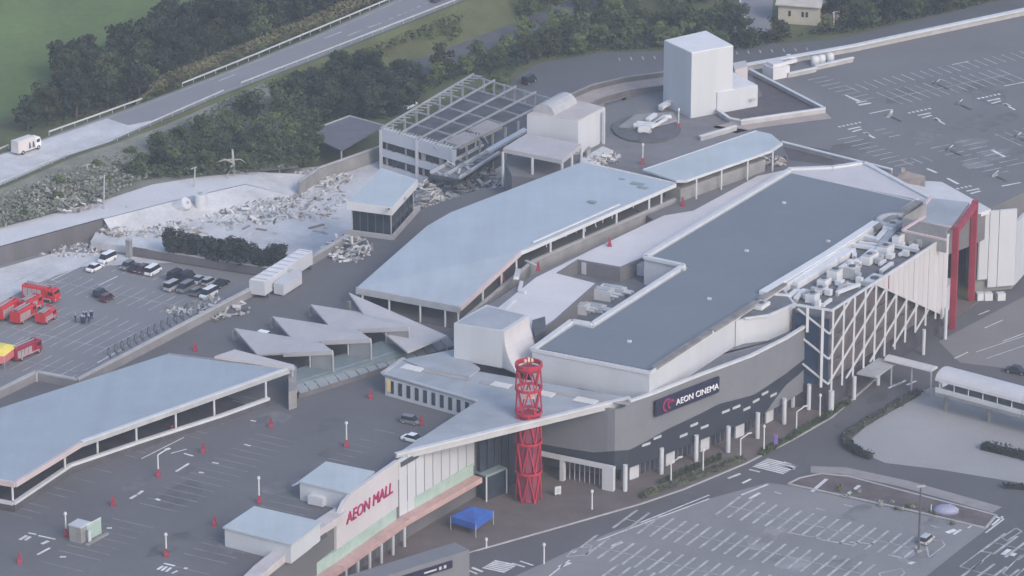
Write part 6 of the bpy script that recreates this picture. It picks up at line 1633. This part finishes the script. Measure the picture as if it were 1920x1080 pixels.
cover('verge', 'scrub below the near guard rail of the highway', [(230, 270), (330, 232), (460, 176), (640, 105), (860, 20), (870, 40), (640, 125), (460, 198), (330, 255)], 4.0, 3600, leaf_light, .45, 1.0)
cover('undergrowth', 'dense low growth on the wooded bank above the demolition yard', [(270, 335), (300, 262), (440, 190), (560, 140), (600, 300), (540, 318), (400, 330)], 4.6, 9000, leaf_mid, .42, 1.8)
cover('weeds', 'grey-green weeds on the rough bank', [(-20, 430), (-20, 370), (130, 310), (250, 275), (300, 320), (200, 372), (60, 410)], 4.8, 6000, M('weeds', (0.20, 0.21, 0.165), .95, .35, .3, 2.0), .38, .8)

# hedges: each its own thing, leaf by leaf
def hedge(pts, z, w, h, label, mat, bumps=0.0, dens=26, leaf=.3):
    wl = PL(pts, z); t = thing('hedge', label, 'hedge', wl[0])
    mb, core_ = MB(), MB()
    for p, d in along(wl, .8):
        hh = h * (1 + bumps * math.sin(p.x * .55 + p.y * .3) + wave(.06))
        n = Vector((d.y, -d.x, 0))
        for _ in range(dens):
            q = p + d * wave(.6) + n * wave(w / 2) + Z1 * hh * (random.random() ** .5)
            nr_ = Vector((wave(), wave(), .6 + random.random())).normalized(); a = nr_.orthogonal().normalized(); b = nr_.cross(a); s = leaf * random.uniform(.6, 1.4)
            mb.poly([q - a * s, q + b * s * .6, q + a * s, q - b * s * .6])
        core_.box(p - Z1 * .05, .95, w * .6, hh * .75, math.atan2(d.y, d.x))
    core_.build('inner_growth', mat, t); mb.build('leaves', mat, t)
    return t
# the tall dark shrubs at the yard edge: eight round heads, each a thing
for i, (u, v, r, h) in enumerate(((328, 474, 2.7, 5.6), (352, 478, 2.2, 4.6), (380, 483, 2.4, 4.8), (405, 487, 2.3, 4.4), (436, 492, 2.6, 5.2), (460, 496, 2.8, 5.8), (490, 500, 2.4, 4.6), (520, 501, 2.6, 5.0))):
    p = P(u, v, YZ); t = thing('shrub', ['tallest round dark shrub at the left end of the yard hedge', 'second dark shrub from the left end of the yard hedge', 'third dark shrub from the left end of the yard hedge', 'fourth dark shrub from the left end of the yard hedge', 'fourth dark shrub from the right end of the yard hedge', 'tall dark shrub, third from the right end of the yard hedge', 'second dark shrub from the right end of the yard hedge', 'last dark shrub of the yard hedge, nearest the parapet'][i], 'shrub', p, 'dark shrubs at the yard edge')
    cm = MB()
    for k in range(16):
        a = random.uniform(0, 6.28); c_ = p + Vector((r * .55 * math.cos(a), r * .55 * math.sin(a), h * random.uniform(.2, .82)))
        leaf_cloud(cm, c_, r * .5, 110, .3, .85)
    cm.build('crown', leaf_hedge, t)
    MB().tube(p - Z1 * .1, p + Z1 * h * .6, .2, .1).build('trunk', bark, t)
MB_ = MB()
hp = PL([(250, 466), (560, 514)], YZ + .25)
kw = thing('planter_wall', 'dark low planter wall with broken pale coping in front of the yard hedge', 'wall', hp[0] - Z1 * 1.5)
MB().beam(hp[0] - Z1 * .6, hp[1] - Z1 * .6, .5, 1.8).build('wall', concrete_dark, kw)
MB().beam(hp[0].lerp(hp[1], .1) + Z1 * .4, hp[0].lerp(hp[1], .95) + Z1 * .4, .6, .15).build('coping', kerb, kw)
p = P(242, 470, YZ); t = thing('gate_pillar', 'short grey pillar at the left end of the planter wall', 'pillar', p)
MB().box(p - Z1 * 1.5, 1.0, 1.0, 3.8, A_ANG).build('shaft', concrete, t); MB().box(p + Z1 * 2.3, 1.2, 1.2, .2, A_ANG).build('cap', kerb, t)
dkb = leaf_hedge
hedge([(1590, 838), (1583, 828), (1592, 816), (1640, 786), (1725, 738)], .08, 1.6, 1.2, 'clipped dark hedge along the road edge of the open pale lot', M('hedge_olive', (0.055, 0.06, 0.05), .9, .3))
hedge([(1590, 838), (1605, 850), (1632, 860)], .08, 1.9, 1.3, 'short dark hedge curving round the corner of the open pale lot', dkb)
hedge([(1846, 842), (1880, 850), (1990, 875)], .08, 2.6, 1.5, 'dark clipped hedge inside the open pale lot at the right', dkb)
hedge([(1886, 915), (1990, 922)], .08, 1.2, 1.0, 'low dark hedge at the right edge below the open pale lot', dkb)
hedge([(1205, 932), (1280, 905), (1320, 890), (1395, 862)], .2, 1.8, .9, 'green planting along the kerb of the cinema pavement', M('hedge_kerb', (0.075, 0.082, 0.05), .9, .35), .2)
hedge([(1430, 852), (1490, 818), (1545, 785), (1590, 755)], .2, 1.5, .8, 'green planting at the kerb between the crossing and the lattice block', leaf_mid, .2)
hedge([(1240, 905), (1290, 885), (1350, 860)], .2, 1.0, .9, 'shrubs behind the kerb planting by the cinema columns', leaf_mid, .3)
for k in range(20):
    u = random.uniform(1560, 1800); p = P(u, 918 + (u - 1560) * .26 + wave(8), .2)
    t = thing('bedding_plant', 'small grey-green plant in the brown island bed', 'plant', p, 'plants in the island bed')
    cm = MB(); leaf_cloud(cm, p + Z1 * .35, .5, 40, .16, .7); cm.build('leaves', random.choice([leaf_light, M('plant_grey', (0.26, 0.28, 0.26), .9, .2)]), t)
    MB().tube(p - Z1 * .05, p + Z1 * .4, .05).build('stem', bark, t)
for i, (pa, pb) in enumerate((((1522, 922), (1550, 898)), ((1582, 932), (1612, 910)))):
    a, b = P(*pa, .22), P(*pb, .22); f_ = MB(); stripe(f_, a, b, .7, .225); struct(f_.build('island_path', pale_concrete))
p = P(1773, 960, .2); t = thing('dome_cover', 'pale blue dome-shaped cover on the island bed', 'cover', p)
MB().rings([[p + Vector((r * 1.5 * math.cos(a), r * math.sin(a), z)) for a in [2 * math.pi * j / 14 for j in range(14)]] for r, z in ((1.6, 0), (1.5, .6), (1.1, 1.1), (.5, 1.35), (.1, 1.4))]).build('shell', M('dome_blue', (0.24, 0.25, 0.36), .6, .1), t, smooth=True)
MB().beam(p + Vector((-2.6, -.4, 0)), p + Vector((-2.6, -.4, 1.6)), .15, .15).build('marker', white, t)
MB().beam(p + Vector((.6, .2, 1.3)), p + Vector((2.2, -.6, .7)), .3, .2).build('rim', white, t)

# ================================================================ PEOPLE beside the fire engines
def person_proto(seed, pose):
    random.seed(seed)
    t = thing('person', 'x', 'person')
    h = 1.72
    arm = .30 + pose * .12
    V_ = [(0, 0, .93), (0, 0, 1.18), (0, .01, 1.42), (0, .02, 1.52), (0, .03, 1.63),
          (.19, 0, 1.41), (.26, .03, 1.14), (.25, .12 + pose * .15, .92 + pose * .15), (-.19, 0, 1.41), (-.27, .0, 1.13), (-.25, .10, .90),
          (.10, 0, .88), (.11, .03, .48), (.11, -.02, .07), (.11, .13, .04), (-.10, 0, .88), (-.12, -.02, .48), (-.12, -.06, .07), (-.12, .09, .04)]
    E_ = [(0, 1), (1, 2), (2, 3), (3, 4), (2, 5), (5, 6), (6, 7), (2, 8), (8, 9), (9, 10), (0, 11), (11, 12), (12, 13), (13, 14), (0, 15), (15, 16), (16, 17), (17, 18)]
    RR = [.15, .15, .15, .06, .10, .075, .055, .045, .075, .055, .045, .10, .07, .055, .05, .10, .07, .055, .05]
    me = bpy.data.meshes.new('body'); me.from_pydata(V_, E_, [])
    ob = bpy.data.objects.new('body', me); COL.objects.link(ob)
    md = ob.modifiers.new('skin', 'SKIN'); ss = ob.modifiers.new('sub', 'SUBSURF'); ss.levels = ss.render_levels = 1
    for i, r in enumerate(RR): me.skin_vertices[0].data[i].radius = (r, r * (.75 if i < 3 else 1))
    me.skin_vertices[0].data[0].use_root = True
    bpy.context.view_layer.update()
    m2 = bpy.data.meshes.new_from_object(ob.evaluated_get(bpy.context.evaluated_depsgraph_get()))
    bpy.data.objects.remove(ob)
    m2.materials.clear(); m2.materials.append(navy_cloth); m2.materials.append(skin)
    for f in m2.polygons:
        f.use_smooth = True
        c = f.center
        if c.z > 1.5 or (abs(c.x) > .2 and c.z < 1.0 and c.z > .8): f.material_index = 1
    b = bpy.data.objects.new('body', m2); COL.objects.link(b); b.parent = t
    cap = MB().rings([[(.115 * k * math.cos(a), .02 + .125 * k * math.sin(a), z) for a in [2 * math.pi * j / 12 for j in range(12)]] for k, z in ((1, 1.64), (1, 1.70), (.75, 1.76), (.2, 1.79))]).build('cap', M('helmet_silver', (0.5, 0.52, 0.58), .4, .05), t, smooth=True)
    return t
pps = [person_proto(3, 0), person_proto(5, 1)]
random.seed(17)
for k in range(13):
    p = P(140 + random.random() * 34, 596 + random.random() * 12, .1)
    clone(pps[k % 2], p, random.uniform(0, 6.28), 'person in navy uniform and pale helmet standing in the group in the left car park', 'people in the group beside the fire engines', random.uniform(.95, 1.04))
for t in pps: discard(t)

# ================================================================ HAZE
hz_m = bpy.data.materials.new('haze'); hz_m.use_nodes = True
nt = hz_m.node_tree
for n in list(nt.nodes):
    if n.type != 'OUTPUT_MATERIAL': nt.nodes.remove(n)
pv = nt.nodes.new('ShaderNodeVolumePrincipled')
pv.inputs['Color'].default_value = (0.78, 0.87, 1.0, 1)
pv.inputs['Density'].default_value = 0.00015
pv.inputs['Anisotropy'].default_value = 0.0
nt.links.new(pv.outputs[0], nt.nodes['Material Output'].inputs['Volume'])
hb = MB().frame((0, 100, 152), Vector((1, 0, 0)), Vector((0, 1, 0)), Z1, 1440, 1840, 306).build('haze', hz_m)
stuff(hb, 'thin bluish haze over the whole place', 'haze')
